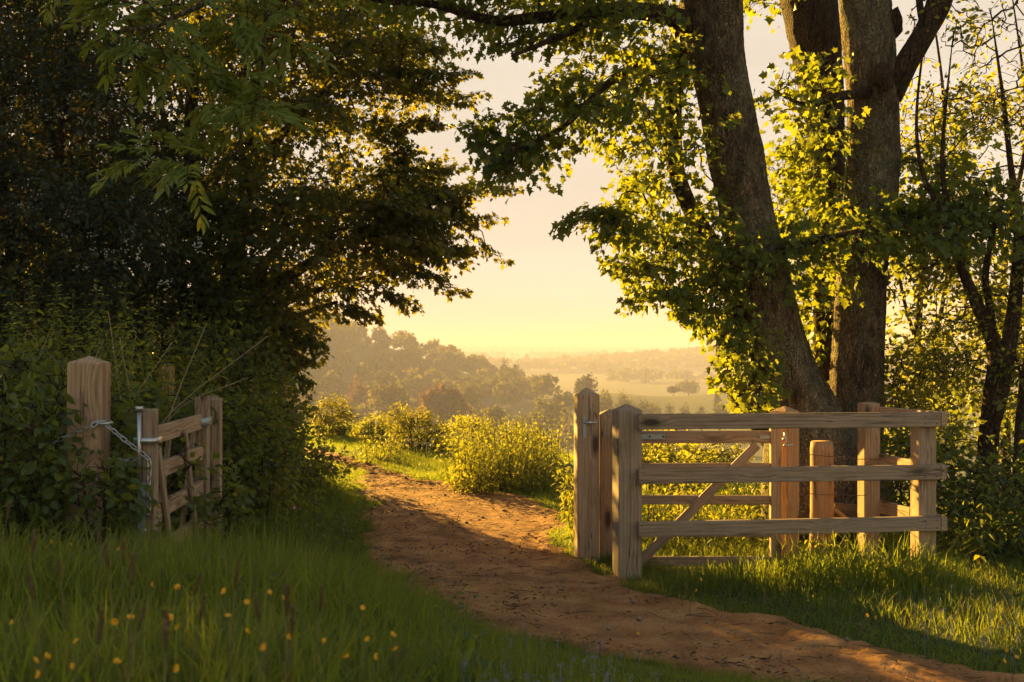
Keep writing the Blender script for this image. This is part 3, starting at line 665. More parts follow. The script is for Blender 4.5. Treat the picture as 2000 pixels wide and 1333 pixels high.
# ------------------------------------------------------------------ trees
def px_line(pts, D):
    """[(px,py[,dD])] -> world points at distance D (+dD)"""
    return np.array([P(p[0], p[1], D+(p[2] if len(p) > 2 else 0)) for p in pts])
def limb(mb, pts, rad, D=None, n=60, sides=12, rough=.05, seed=0.0, freq=(4, 5), lobes=0.0):
    p = px_line(pts, D) if D is not None else np.asarray(pts, float)
    c = catmull(p, n); r = np.interp(np.linspace(0, 1, n), np.linspace(0, 1, len(rad)), rad)
    tube(mb, c, r, sides, rough, freq, True, seed, lobes); return c
def crown(parent, att_sets, nodes, leaf, mat, size, per, L, W, base, twig_mat, droop=.5, tilt=.35, jit=.5, flat=.5, name='crown', r_base=.014, outward=None, bias=.25):
    """att_sets: list of point arrays; builds branch wood + leaves"""
    sc = np.concatenate([np.full(len(a), .62 if a.ndim == 2 and a.shape[1] == 4 else 1.0) for a in att_sets])
    att0 = np.concatenate([a[:, :3] for a in att_sets]); PL, RD, att = grow(nodes, att0, .004, r_base, bias=bias)
    idx = {tuple(np.round(p, 6)): i for i, p in enumerate(att0)}; sc = sc[[idx[tuple(np.round(p, 6))] for p in att]]
    L = L*sc; W = W*sc*np.where(sc < 1, .8, 1)
    dirs = unit(PL[:, -1]-PL[:, 1])*.8+unit((att-base)*np.array([1, .6, .25]))*.6
    ml, mt = MB(), MB(); tubes(mt, PL, RD, 5)
    sprays(ml, mt, att, dirs, per, L, W, size, leaf, droop, tilt, 4, jit, flat)
    o = ml.build(name, M[mat], parent); mt.build('branches', twig_mat, parent, smooth=True)
    return o

def tips(lines, D, n=7, jit=.06):
    """slender leafy branch ends reaching into the open: lines of photo points at distance D"""
    out = []
    for ln in lines:
        q = catmull([P(p[0], p[1], D+(p[2] if len(p) > 2 else 0)) for p in ln], n); out.append(q+rng.normal(0, jit, q.shape)*np.linspace(1, .3, n)[:, None])
    q = np.concatenate(out); return np.column_stack([q, np.ones(len(q))])

# --- the leaning sycamore
D1 = 9.6
syc = thing('sycamore_tree', 'leaning sycamore with a thick lichen covered trunk rising behind the pen', 'tree', (2.62, D1, -.3))
mb = MB()
k = D1/FPX
t1 = limb(mb, [(1610, 1010), (1590, 890, -.02), (1570, 800, 0), (1536, 715), (1514, 640), (1490, 540), (1462, 430), (1440, 310), (1412, 170), (1392, 40), (1383, -80), (1370, -260, .3), (1350, -520, .6), (1340, -800, .8)],
     [120*k, 92*k, 66*k, 53*k, 49*k, 48*k, 50*k, 49*k, 48*k, 53*k, 54*k, 50*k, 36*k, 20*k], D1, 360, 84, .10, 3.0, (6, 9), .10)
mb.build('trunk', M['bark'], syc, smooth=True)
mb = MB()
t2 = limb(mb, [(1535, 860, .25), (1470, 770, .2), (1438, 700, .18), (1434, 640, .16), (1446, 590, .15), (1420, 535, .2), (1385, 470, .25), (1345, 400, .3), (1318, 320, .35), (1312, 210, .4), (1322, 120, .35), (1342, 40, .2), (1368, -20, .1)],
     [46*k, 42*k, 36*k, 30*k, 27*k, 22*k, 18*k, 16*k, 17*k, 19*k, 21*k, 24*k, 28*k], D1, 150, 24, .08, 9.0)
limb(mb, [(1318, 150, .37), (1270, 140, .3), (1225, 105, .2)], [13*k, 9*k, 5*k], D1, 20, 8)
limb(mb, [(1312, 165, .4), (1345, 145, .2), (1380, 140, .1)], [9*k, 8*k, 9*k], D1, 14, 8)
t3 = limb(mb, [(1395, 70, 0), (1300, 30, -.2), (1180, 20, -.35), (1050, 35, -.5), (960, 40, -.55), (850, 10, -.6), (740, 0, -.7), (620, -30, -.8)], [26*k, 19*k, 14*k, 11*k, 9*k, 7*k, 5*k, 3*k], D1, 90, 12, .06, 4.0)
t4 = limb(mb, [(1180, 20, -.35), (1120, 60, -.5), (1060, 85, -.7), (1000, 110, -.9)], [10*k, 7*k, 5*k, 3*k], D1, 24, 8)
t5 = limb(mb, [(1325, 110, .35), (1240, 130, .0), (1180, 170, -.3), (1110, 240, -.5), (1060, 270, -.6), (980, 300, -.7)], [11*k, 9*k, 7*k, 5*k, 4*k, 3*k], D1, 40, 8)
t6 = limb(mb, [(1385, 470, .25), (1320, 480, .1), (1260, 470, .0), (1190, 420, -.1), (1130, 425, -.2)], [9*k, 7*k, 5*k, 4*k, 2.5*k], D1, 30, 8)
t7 = limb(mb, [(1420, 535, .2), (1350, 560, .0), (1290, 575, -.1), (1240, 590, -.2)], [8*k, 6*k, 4*k, 3*k], D1, 24, 8)
t8 = limb(mb, [(1500, 545, 0), (1530, 490, -.25), (1600, 470, -.45), (1680, 450, -.5)], [10*k, 8*k, 6*k, 4*k], D1, 24, 8)
t9 = limb(mb, [(1360, -250, .3), (1200, -330, 0), (1000, -380, -.5), (800, -330, -1.0)], [26*k, 20*k, 14*k, 7*k], D1, 40, 10)
t10 = limb(mb, [(2.0, 9.8, 5.8), (1.6, 8.6, 6.4), (1.2, 6.8, 6.6), (.6, 4.8, 6.5), (0, 3.0, 6.2)], [.13, .10, .075, .05, .025], None, 40, 10, .06)  # unseen overhead boughs, added to carry the shading canopy
t11 = limb(mb, [(1.2, 6.8, 6.6), (2.4, 5.6, 6.6), (3.4, 4.6, 6.4)], [.07, .05, .02], None, 24, 8)
t12 = limb(mb, [(1.6, 8.6, 6.4), (-.2, 7.4, 6.4), (-2.0, 6.0, 6.2), (-3.2, 4.8, 6.0)], [.08, .06, .04, .02], None, 30, 8)
mb.build('limb', M['bark_brown'], syc, smooth=True)
nodes = np.concatenate([t1[60::8], t2[::5], t3[::4], t4[::4], t5[::4], t6[::4], t7[::4], t8[::4], t9[::4], t10[::4], t11[::4], t12[::4]])
A_ = [pts_in_poly([(600, -160), (1310, -160), (1325, 80), (1290, 100), (1130, 60), (1060, 40), (960, 10), (880, 0), (800, 0), (620, -10)], 9.2, 1.6, 105),
      pts_in_poly([(760, -30), (1320, -30), (1320, 75), (1130, 60), (1060, 75), (960, 62), (880, 40), (800, 30)], 9.2, .9, 44),
      pts_in_poly([(1080, 60), (1330, 60), (1375, 330), (1330, 360), (1190, 320), (1170, 260), (1060, 200)], 9.6, 1.6, 80),
      pts_in_poly([(1060, 185), (1190, 160), (1200, 285), (1060, 290), (960, 300), (925, 275), (960, 215)], 9.1, .6, 22),
      pts_in_poly([(950, 330), (1060, 300), (1080, 320), (1000, 350)], 9.0, .3, 4),
      pts_in_poly([(1200, 330), (1385, 330), (1425, 480), (1430, 560), (1260, 560), (1230, 500), (1200, 430)], 9.8, 1.5, 60),
      pts_in_poly([(1120, 425), (1220, 405), (1220, 440)], 9.3, .2, 4),
      pts_in_poly([(1200, 505), (1300, 500), (1300, 530)], 9.4, .4, 5),
      pts_in_poly([(1250, 575), (1420, 540), (1430, 625), (1340, 605)], 9.5, .7, 20),
      pts_in_poly([(1425, 630), (1480, 620), (1500, 700), (1480, 790), (1435, 795), (1425, 700)], 9.1, .4, 15),
      pts_in_poly([(1530, 440), (1720, 430), (1720, 540), (1560, 560)], 9.25, .5, 18),
      pts_in_poly([(1390, 430), (1560, 430), (1540, 560), (1440, 560)], 9.15, .3, 12),
      tips([[(1150, 270), (1050, 270), (980, 290), (918, 262)], [(1120, 215), (1040, 210), (960, 225), (925, 250)], [(1080, 290), (1000, 320), (950, 330)], [(1220, 400), (1160, 415), (1105, 432)], [(1260, 460), (1210, 440), (1180, 468)], [(1290, 520), (1240, 515), (1202, 518)], [(1330, 575), (1280, 575), (1248, 588)], [(1400, 610), (1350, 605), (1325, 600)], [(1100, 70), (1020, 70), (960, 95)], [(1420, 620), (1430, 680), (1420, 730)]], 9.2),
      pts_in_poly([(600, -650), (1500, -700), (1500, -160), (600, -160)], 9.6, 4.0, 110),
      np.column_stack([rng.uniform(-4.0, 5.0, 310), rng.uniform(1.0, 8.2, 310), rng.uniform(5.0, 7.0, 310)])]  # unseen canopy over the camera, added to darken the foreground
crown(syc, A_, nodes, 'palmate', 'sycamore_leaf', .070, 29, .34, .24, np.array([2.0, 9.9, 3.2]), M['twig'], .75, .38, .55)

# --- the straight sycamore
D2 = 10.0; k = D2/FPX
sy2 = thing('sycamore_tree', 'upright sycamore with a straight grey trunk and a side limb cut short', 'tree', (3.0, D2, -.4))
mb = MB()
u1 = limb(mb, [(1650, 1010), (1660, 880), (1670, 780), (1676, 640), (1682, 520), (1692, 440), (1704, 330), (1706, 210), (1697, 90), (1688, -40), (1690, -220), (1700, -450), (1705, -700)],
     [100*k, 62*k, 50*k, 46*k, 45*k, 46*k, 46*k, 45*k, 45*k, 46*k, 41*k, 34*k, 20*k], D2, 340, 76, .085, 13.0, (7, 9), .07)
mb.build('trunk', M['bark'], sy2, smooth=True)
mb = MB()
u2 = limb(mb, [(1735, 190, 0), (1770, 125, -.1), (1808, 60, -.15), (1838, -10, -.2), (1850, -120, -.3), (1900, -260, -.4)], [27*k, 23*k, 21*k, 24*k, 18*k, 10*k], D2, 60, 20, .07, 5.0)
limb(mb, [(1808, 60, -.15), (1798, 20, -.1), (1792, -30, 0)], [9*k, 7*k, 6*k], D2, 16, 8)
# stub with a callused collar where a branch was lost
limb(mb, [(1720, 150, -.15), (1722, 152, -.26), (1730, 165, -.32), (1728, 178, -.33)], [22*k, 17*k, 13*k, 5*k], D2, 20, 16, .25, 2.0)
limb(mb, [(1728, 40, -.02), (1745, 58, -.04), (1757, 68, -.05)], [30*k, 22*k, 8*k], D2, 16, 16, .25, 6.0)
u3 = limb(mb, [(1690, 455, -.1), (1650, 465, -.3), (1600, 475, -.4), (1550, 495, -.45)], [16*k, 11*k, 7*k, 3*k], D2, 24, 9)
u4 = limb(mb, [(1700, 180, -.15), (1630, 190, -.4), (1570, 205, -.5), (1500, 170, -.55)], [11*k, 8*k, 5*k, 1*k], D2, 24, 9)
u5 = limb(mb, [(1720, 430, 0), (1790, 420, -.3), (1860, 430, -.5), (1930, 420, -.6)], [12*k, 9*k, 6*k, 3*k], D2, 24, 9)
mb.build('limb', M['bark_brown'], sy2, smooth=True)
nodes = np.concatenate([u1[40::8], u2[::4], u3[::3], u4[::3], u5[::3]])
A_ = [pts_in_poly([(1510, 130), (1660, 110), (1650, 230), (1600, 260), (1500, 220)], 9.5, .5, 15),
      pts_in_poly([(1500, 240), (1640, 240), (1640, 460), (1530, 460)], 10.2, 1.2, 36),
      pts_in_poly([(1640, 380), (1900, 330), (1960, 450), (1700, 480), (1620, 450)], 9.6, .6, 34),
      pts_in_poly([(1700, 380), (1990, 400), (1990, 520), (1740, 500)], 9.6, 1.0, 36),
      pts_in_poly([(1520, 560), (1640, 500), (1640, 760), (1590, 760)], 10.6, .6, 24),
      pts_in_poly([(1750, 250), (1900, 220), (1900, 330), (1750, 330)], 10.2, 1.0, 14),
      pts_in_poly([(1450, -50), (1540, -50), (1520, 40), (1460, 30)], 9.9, .8, 8),
      pts_in_poly([(1500, -700), (2200, -700), (2200, -120), (1500, -120)], 10.2, 4.0, 80)]
crown(sy2, A_, nodes, 'palmate', 'sycamore_leaf', .076, 24, .33, .24, np.array([3.1, 10.3, 3.0]), M['twig'], .75, .38, .55)

# --- the third stem, behind
D3 = 10.7; k = D3/FPX
sy3 = thing('sycamore_tree', 'third sycamore stem, mostly hidden behind the upright trunk, sunlit on its left edge', 'tree', (3.0, D3, -.5))
mb = MB()
v1 = limb(mb, [(1640, 980), (1618, 860), (1612, 740), (1612, 600), (1616, 450), (1618, 320), (1606, 190), (1592, 80), (1575, -40), (1560, -250), (1560, -500)],
     [34*k, 26*k, 22*k, 21*k, 23*k, 30*k, 42*k, 50*k, 54*k, 42*k, 25*k], D3, 220, 40, .07, 23.0, (6, 7), .08)
mb.build('trunk', M['bark_brown'], sy3, smooth=True)
A_ = [pts_in_poly([(1480, 250), (1650, 220), (1660, 480), (1520, 480)], 11.3, 1.0, 46),
      pts_in_poly([(1540, 480), (1660, 480), (1660, 760), (1590, 760)], 11.4, .8, 30),
      pts_in_poly([(1400, -600), (1900, -600), (1900, -150), (1400, -150)], 11.5, 3.0, 60)]
crown(sy3, A_, v1[50::8], 'palmate', 'sycamore_leaf', .088, 24, .34, .25, np.array([2.9, 11, 3.2]), M['twig'], .75, .38, .55)

# --- thin trees at the right-hand edge
def thin_tree(label, D, stems, polys, leaf, mat, size, per, base, bare=0, L=.30, W=.2):
    t = thing('small_tree', label, 'tree', base); k = D/FPX; mb = MB(); nd = []
    for i, (pts, rad) in enumerate(stems): nd.append(limb(mb, pts, [r*k for r in rad], D, 70, 14, .09, 3.0*i+D)[::4])
    mb.build('trunk', M['bark_brown'], t, smooth=True); nodes = np.concatenate(nd)
    crown(t, [pts_in_poly(p, D+dd, th, n) for p, dd, th, n in polys], nodes, leaf, mat, size, per, L, W, np.array(base)+np.array([0, 0, 2]), M['twig'], .5, .5, .7, .35)
    if bare:
        att = pts_in_poly([(1760, -60), (2060, -60), (2060, 330), (1800, 300)], D, 1.6, bare); PL, RD, att = grow(nodes, att, .0025, .012, wob=.10)
        m2 = MB(); tubes(m2, PL, RD, 4); m2.build('bare_twigs', M['twig'], t, smooth=True)
    return t
thin_tree('many stemmed dark hawthorn with forked twisted trunk right of the pen', 9.4,
  [([(1925, 1010), (1928, 900), (1938, 780), (1945, 690), (1915, 610), (1885, 540), (1862, 470), (1850, 400), (1840, 300), (1862, 60)], [20, 19, 18, 15, 12, 10, 8, 6, 4, .6]),
   ([(1932, 860), (1955, 760), (1972, 660), (1985, 560), (1990, 430), (1975, 330), (1960, 200), (1935, 20)], [13, 14, 14, 12, 9, 6, 4, .6]),
   ([(1945, 690), (1935, 610), (1925, 540), (1940, 450), (1960, 390)], [8, 7, 6, 5, 3]),
   ([(1860, 470), (1830, 400), (1800, 330), (1790, 240), (1800, 120), (1825, -40)], [6, 5, 4, 3, 2, .5])],
  [([(1740, 480), (2060, 470), (2060, 760), (1760, 780)], .3, 1.2, 125), ([(1780, 200), (2060, 150), (2060, 480), (1760, 480)], .5, 1.4, 80), ([(1800, 0), (2060, -80), (2060, 200), (1820, 200)], .5, 1.4, 22)],
  'oval', 'bush', .055, 26, (3.9, 9.4, -.6), 130)
thin_tree('slim young tree with leafy stem at the right edge behind the undergrowth', 8.9,
  [([(1990, 1000), (1992, 900), (1998, 800), (2010, 700), (2040, 560), (2050, 420), (2030, 250), (2040, 60)], [14, 13, 12, 10, 8, 5, 3, 1])],
  [([(1930, 520), (2200, 480), (2200, 900), (1960, 860)], .2, 1.2, 55), ([(1960, 100), (2250, 60), (2250, 480), (1960, 480)], .3, 1.6, 40)],
  'oval', 'bush', .058, 26, (4.0, 8.9, -.6))
for lab, D, x0, polys in (
  ('slender back tree glowing between the upright trunk and the hawthorn', 12.5, 1800, [([(1700, 180), (1900, 160), (1930, 520), (1860, 800), (1740, 800), (1720, 500)], 0, 1.5, 120)]),
  ('hazy back tree in the far right corner behind the hawthorn', 13.5, 1960, [([(1860, 260), (2250, 160), (2250, 860), (1880, 840)], 0, 2.0, 120)])):
    thin_tree(lab, D, [([(x0, 1010), (x0+5, 850), (x0-6, 650), (x0+10, 450), (x0+45, 240), (x0+10, -60)], [9, 8, 7, 5, 3.5, .8]), ([(x0, 760), (x0+40, 600), (x0+60, 420), (x0+55, 220)], [5, 4, 3, .6]), ([(x0, 700), (x0-40, 560), (x0-72, 320)], [4, 3, .6])],
      polys, 'oval', 'bush', .07, 30, ((x0-1000)*D/FPX, D, -1.2), 0, .38, .28)

# --- field maple arching in from the left
D4 = 11.3; k = D4/FPX
fm = thing('field_maple', 'many stemmed field maple whose leafy branches reach over the path from the left', 'tree', (-2.95, D4, .1))
mb = MB(); nd = []
for i, (pts, rad) in enumerate([
  ([(425, 860), (420, 760), (410, 680), (395, 560), (380, 430), (372, 280), (380, 120), (400, -80), (420, -300)], [22, 21, 19, 17, 15, 13, 11, 8, 5]),
  ([(430, 840), (440, 740), (455, 640), (500, 540), (570, 460), (640, 400), (730, 350), (820, 330)], [17, 16, 15, 12, 9, 7, 5, 3]),
  ([(430, 840), (450, 720), (490, 620), (560, 545), (650, 490), (750, 450), (860, 430), (930, 425)], [16, 15, 13, 11, 8, 6, 4, 2.5]),
  ([(428, 800), (432, 690), (440, 560), (470, 430), (520, 310), (590, 220), (680, 150), (770, 110)], [17, 15, 13, 11, 9, 7, 5, 3]),
  ([(428, 820), (440, 700), (452, 600), (470, 470), (480, 330), (500, 180), (540, 40), (600, -120)], [15, 14, 13, 11, 10, 8, 6, 4]),
  ([(420, 800), (395, 690), (360, 590), (340, 450), (335, 300), (300, 150)], [16, 14, 12, 10, 7, 4]),
  ([(440, 760), (480, 690), (540, 640), (600, 610), (660, 590)], [10, 9, 7, 5, 3]),
  ([(490, 620), (600, 575), (700, 545), (800, 535)], [8, 6, 4, 2.5])]):
    nd.append(limb(mb, pts, [r*k for r in rad], D4 + (.25*math.sin(i*2.1)), 80, 14, .07, 2.7*i)[::4])
mb.build('trunk', M['bark_brown'], fm, smooth=True)
A_ = [pts_in_poly([(380, 380), (760, 340), (830, 400), (860, 470), (810, 515), (720, 535), (620, 575), (540, 625), (440, 640), (380, 560)], 11.0, 2.2, 270),
      pts_in_poly([(700, 400), (880, 350), (945, 375), (890, 400), (900, 430), (930, 430), (860, 470), (920, 490), (800, 520), (700, 520)], 10.9, 1.0, 60),
      pts_in_poly([(380, -60), (760, -60), (820, 110), (800, 190), (740, 250), (690, 320), (380, 400)], 11.3, 2.6, 350),
      pts_in_poly([(720, 40), (840, 60), (870, 170), (790, 230), (720, 200)], 11.0, 1.0, 30),
      pts_in_poly([(740, 310), (860, 300), (860, 340), (740, 350)], 11.0, .8, 14),
      pts_in_poly([(430, 600), (590, 590), (545, 690), (530, 735), (480, 735), (420, 700)], 10.6, 1.2, 80),
      pts_in_poly([(400, 600), (560, 600), (565, 690), (540, 745), (400, 770)], 13.0, 1.6, 80),  # extra skirt added further back to keep sun off the near path
      pts_in_poly([(100, 300), (400, 300), (420, 640), (100, 640)], 11.6, 2.0, 130),
      tips([[(800, 390), (880, 375), (940, 365), (988, 370)], [(800, 420), (880, 420), (962, 428)], [(780, 480), (880, 490), (968, 490)], [(760, 520), (830, 535), (886, 562)], [(700, 560), (770, 570), (800, 590)], [(780, 190), (850, 180), (922, 186)], [(760, 240), (810, 240), (852, 240)], [(780, 150), (850, 140), (906, 146)], [(760, 70), (830, 85), (880, 92)], [(740, 340), (800, 325), (880, 330)], [(640, 590), (690, 600), (720, 612)], [(560, 640), (600, 660), (612, 690)], [(540, 690), (570, 720), (588, 745)], [(740, 260), (780, 285), (790, 300)], [(800, 380), (880, 400), (900, 402)]], 10.9),
      pts_in_poly([(300, -560), (900, -520), (850, -80), (300, -80)], 11.5, 3.2, 170)]
crown(fm, A_, np.concatenate(nd), 'maple', 'maple_leaf', .068, 50, .42, .27, np.array([-3.0, 11.8, 2.6]), M['twig'], .5, .20, .5, .9, r_base=.013)

# --- hawthorn in blossom
D5 = 9.6; k = D5/FPX
hw = thing('hawthorn_tree', 'dark dense hawthorn with scattered white blossom at the left edge', 'tree', (-4.1, D5, .2))
mb = MB(); nd = []
for i, (pts, rad) in enumerate([
  ([(60, 900), (70, 760), (90, 620), (120, 470), (110, 320), (130, 150), (150, -60), (140, -300)], [26, 24, 20, 17, 14, 11, 8, 4]),
  ([(70, 860), (110, 700), (180, 560), (250, 430), (300, 300)], [16, 14, 11, 8, 4]),
  ([(50, 860), (0, 720), (-60, 560), (-120, 400), (-160, 200), (-200, 0)], [18, 16, 13, 10, 8, 4]),
  ([(60, 800), (20, 640), (20, 480), (0, 300), (20, 100)], [14, 12, 10, 8, 4])]):
    nd.append(limb(mb, pts, [r*k for r in rad], D5+.2*math.cos(i*1.7), 70, 14, .08, 31+2.7*i)[::4])
mb.build('trunk', M['bark_brown'], hw, smooth=True)
A_ = [pts_in_poly([(-500, -60), (260, -60), (330, 120), (300, 300), (380, 420), (330, 620), (-500, 680)], 9.4, 2.6, 1000),
      pts_in_poly([(-600, -520), (250, -520), (260, -60), (-600, -60)], 9.8, 3.0, 260)]
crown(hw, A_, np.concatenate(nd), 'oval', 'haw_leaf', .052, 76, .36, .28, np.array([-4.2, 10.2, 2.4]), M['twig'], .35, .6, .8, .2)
bl = MB(); c0 = pts_in_poly([(10, 180), (280, 180), (390, 480), (390, 560), (200, 570), (20, 420)], 8.45, .35, 70)
bp = (c0[:, None]+rng.normal(0, .022, (70, 7, 3))).reshape(-1, 3)
bax = rng.normal(0, 1, (len(bp)*5, 3)); leaves(bl, np.repeat(bp, 5, 0), bax, rng.normal(0, .6, (len(bp)*5, 3))+np.array([0, -1, .3]), .011, 'oval')
bl.build('blossom', M['blossom'], hw)

# --- dark trees further back on the left
for lab, D, x0, polys, n in (
  ('tall dark tree mass behind the hawthorn at the far left', 13.6, -60, [([(-1100, -500), (330, -500), (420, 100), (390, 560), (300, 660), (-1100, 720)], 0, 3.0, 950)], 0),
  ('dark tree showing in the gap between hawthorn and field maple', 14.6, 160, [([(20, 120), (240, 160), (260, 420), (240, 640), (200, 740), (20, 720)], 0, 1.6, 130)], 0)):
    k = D/FPX; t = thing('hedge_tree', lab, 'tree', ((x0-1000)*k, D, 0)); mb = MB(); nd = []
    for i in range(4):
        sx_ = random.uniform(-1, 1); nd.append(limb(mb, [(x0+sx_*20, 900), (x0+sx_*60, 640), (x0+sx_*150, 400), (x0+sx_*200, 150), (x0+sx_*260, -150)], [r*k for r in (22, 19, 15, 10, 5)], D+random.uniform(-.4, .4), 50, 10, .08, 50+i*3.0)[::4])
    mb.build('trunk', M['bark_brown'], t, smooth=True)
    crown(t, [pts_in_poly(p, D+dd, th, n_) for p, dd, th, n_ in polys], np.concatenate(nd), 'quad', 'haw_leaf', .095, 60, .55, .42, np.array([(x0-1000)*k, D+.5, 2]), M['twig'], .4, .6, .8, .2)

# --- ash whose boughs hang in from above, trunk outside the picture
D6 = 5.4; k = D6/FPX
ash = thing('ash_tree', 'ash with bright green feathery leaflets drooping in from the top left', 'tree', (-2.95, 4.6, .3))
mb = MB(); nd = []
trunk = catmull([(-2.95, 4.6, .1), (-2.95, 4.65, 1.4), (-2.9, 4.8, 2.8), (-2.7, 4.9, 4.2), (-2.6, 5.0, 5.6)], 60); tube(mb, trunk, np.linspace(.16, .07, 60), 24, .06, (5, 6), True, 77.0)
bgh = catmull([(-2.72, 4.9, 4.0), (-2.2, 5.1, 4.05), (-1.7, 5.35, 3.7), (-1.3, 5.4, 3.35), (-1.0, 5.4, 3.1)], 40); tube(mb, bgh, np.linspace(.05, .012, 40), 10, .05)
b2 = catmull([P(520, 20, D6), P(515, 110, D6), P(505, 200, D6-.02), P(468, 235, D6), P(470, 270, D6), P(440, 310, D6), P(395, 325, D6)], 40); tube(mb, b2, np.linspace(.010, .004, 40), 8)
tube(mb, catmull([bgh[30], (bgh[30]+b2[0])/2+np.array([0, 0, .05]), b2[0]], 12), np.linspace(.016, .010, 12), 8)
b3 = catmull([bgh[14], P(420, -60, D6-.1), P(330, 40, D6-.2), P(240, 60, D6-.25), P(180, 75, D6-.3)], 30); tube(mb, b3, np.linspace(.02, .004, 30), 8)
b4 = catmull([P(515, 110, D6), P(440, 165, D6-.1), P(350, 190, D6-.15), P(300, 220, D6-.2)], 24); tube(mb, b4, np.linspace(.007, .003, 24), 8)
mb.build('trunk', M['bark'], ash, smooth=True)
al, at = MB(), MB()
def ash_fronds(att, L):
    PL, RD, at_ = grow(np.concatenate([bgh[::3], b2[::2], b3[::2], b4[::2]]), att, .002, .006); tubes(at, PL, RD, 4); n = len(at_)
    for i in range(n):
        for j in range(3):
            d = unit(unit(PL[i, -1]-PL[i, 1])+rng.normal(0, .55, 3)*np.array([1, .8, .45])+np.array([0, 0, .02])); z = unit(np.array([0, -.35, 1.0])+rng.normal(0, .25, 3)); s = unit(np.cross(d, z)); z = np.cross(s, d)
            l = L*random.uniform(.7, 1.15); m = 5; u = np.linspace(.28, .92, m); droop = np.array([0, 0, -1.0])*(.22*l)
            c = at_[i]+d*(u*l)[:, None]+droop*(u**2)[:, None]; tip = at_[i]+d*l+droop
            pos = np.concatenate([c, c, [tip]]); ax = np.concatenate([np.tile(d*.75+s*.7, (m, 1)), np.tile(d*.75-s*.7, (m, 1)), [d+droop]]); ax[:, 2] -= .28; ax += rng.normal(0, .16, ax.shape)
            leaves(al, pos, ax, np.tile(z, (len(pos), 1))+rng.normal(0, .25, (len(pos), 3)), l*.42*rng.uniform(.8, 1.1, len(pos)), 'lance')
            tubes(at, np.array([[at_[i], at_[i]+d*l*.5+droop*.25, tip]]), np.array([[.0018, .0014, .001]]), 4)
ash_fronds(np.concatenate([pts_in_poly([(170, 20), (330, -20), (420, 60), (330, 110), (230, 95)], 5.2, .5, 18), pts_in_poly([(330, -20), (600, -30), (600, 40), (540, 110), (420, 70)], 5.35, .5, 24),
   pts_in_poly([(370, 160), (520, 130), (560, 200), (520, 235), (400, 230)], 5.35, .4, 17), pts_in_poly([(270, 290), (400, 270), (410, 310), (350, 350), (285, 345)], 5.3, .35, 10), pts_in_poly([(220, 90), (420, 90), (400, 150), (230, 130)], 5.25, .4, 8),
   pts_in_poly([(0, -420), (700, -420), (700, -60), (0, -60)], 5.2, 1.2, 40)]), .185)
al.build('crown', M['ash_leaf'], ash); at.build('branches', M['twig'], ash, smooth=True)
# ------------------------------------------------------------------ undergrowth
def bush(label, polys, leaf, mat, size, per, L, W, base, name='bush', cat='bush', droop=.35, jit=.8, tilt=.6, stems=5, group=None):
    t = thing(name, label, cat, base, group); b = np.array(base, float); sets = [pts_in_poly(p, D, th, n) for p, D, th, n in polys]; allp = np.concatenate(sets)
    for s_ in sets: s_[:, 2] = np.maximum(s_[:, 2], terrain(s_[:, 0], s_[:, 1])+.05)
    nodes = []
    for i in range(stems):
        tgt = allp[random.randrange(len(allp))]; foot = np.array([b[0]+(tgt[0]-b[0])*.5, b[1]+(tgt[1]-b[1])*.5, 0]); foot[2] = terrain(foot[0], foot[1])-.05
        nodes.append(catmull([foot, foot*.6+tgt*.4+np.array([0, 0, .1]), tgt], 8))
    mb = MB()
    for q in nodes: tube(mb, q, np.linspace(.012, .004, 8), 6)
    mb.build('stems', M['twig'], t, smooth=True)
    crown(t, sets, np.concatenate(nodes), leaf, mat, size, per, L, W, b, M['twig'], droop, tilt, jit, .25, 'foliage', .006)
    return t
def herb_stems(name, label, cat, bases, hgt, leafsz, mat='nettle', leaf='nettle', lean=.16, gap=.055, tufts=True, group=None, start=.12):
    """upright stems carrying crossed pairs of leaves, smaller towards the tip"""
    n = len(bases); b = np.column_stack([bases, terrain(bases[:, 0], bases[:, 1])-.02]); t = thing(name, label, cat, b.mean(0), group)
    tip = b+np.column_stack([rng.normal(0, lean, (n, 2))*hgt[:, None], hgt]); mid = (b+tip)/2+rng.normal(0, .03, (n, 3)); k = 7; u = np.linspace(0, 1, k)[None, :, None]
    PT = (1-u)**2*b[:, None]+2*u*(1-u)*mid[:, None]+u**2*tip[:, None]
    ms, ml = MB(), MB(); tubes(ms, PT, np.tile(np.linspace(.0032, .0014, k), (n, 1)), 4)
    for i in range(n):
        m = max(4, int(hgt[i]*(1-start)/gap)); uu = np.linspace(start, 1, m); q = np.stack([np.interp(uu, np.linspace(0, 1, k), PT[i, :, c]) for c in range(3)], -1)
        a = (np.arange(m) % 2)*np.pi/2+rng.uniform(0, 6.28); sz = leafsz*(1-.62*uu**2)*rng.uniform(.75, 1.15, m)
        for sg in (0, np.pi):
            d = np.stack([np.cos(a+sg), np.sin(a+sg), np.full(m, -.35)+.75*(uu > .9)], -1)+rng.normal(0, .18, (m, 3))
            leaves(ml, q+d*.012, d, np.tile([0, 0, 1.0], (m, 1))+rng.normal(0, .25, (m, 3)), sz, leaf)
    ms.build('stems', M['stem'], t); ml.build('foliage', M[mat], t); return t
def scatter(x0, x1, y0, y1, n):
    return np.column_stack([rng.uniform(x0, x1, n), rng.uniform(y0, y1, n)])

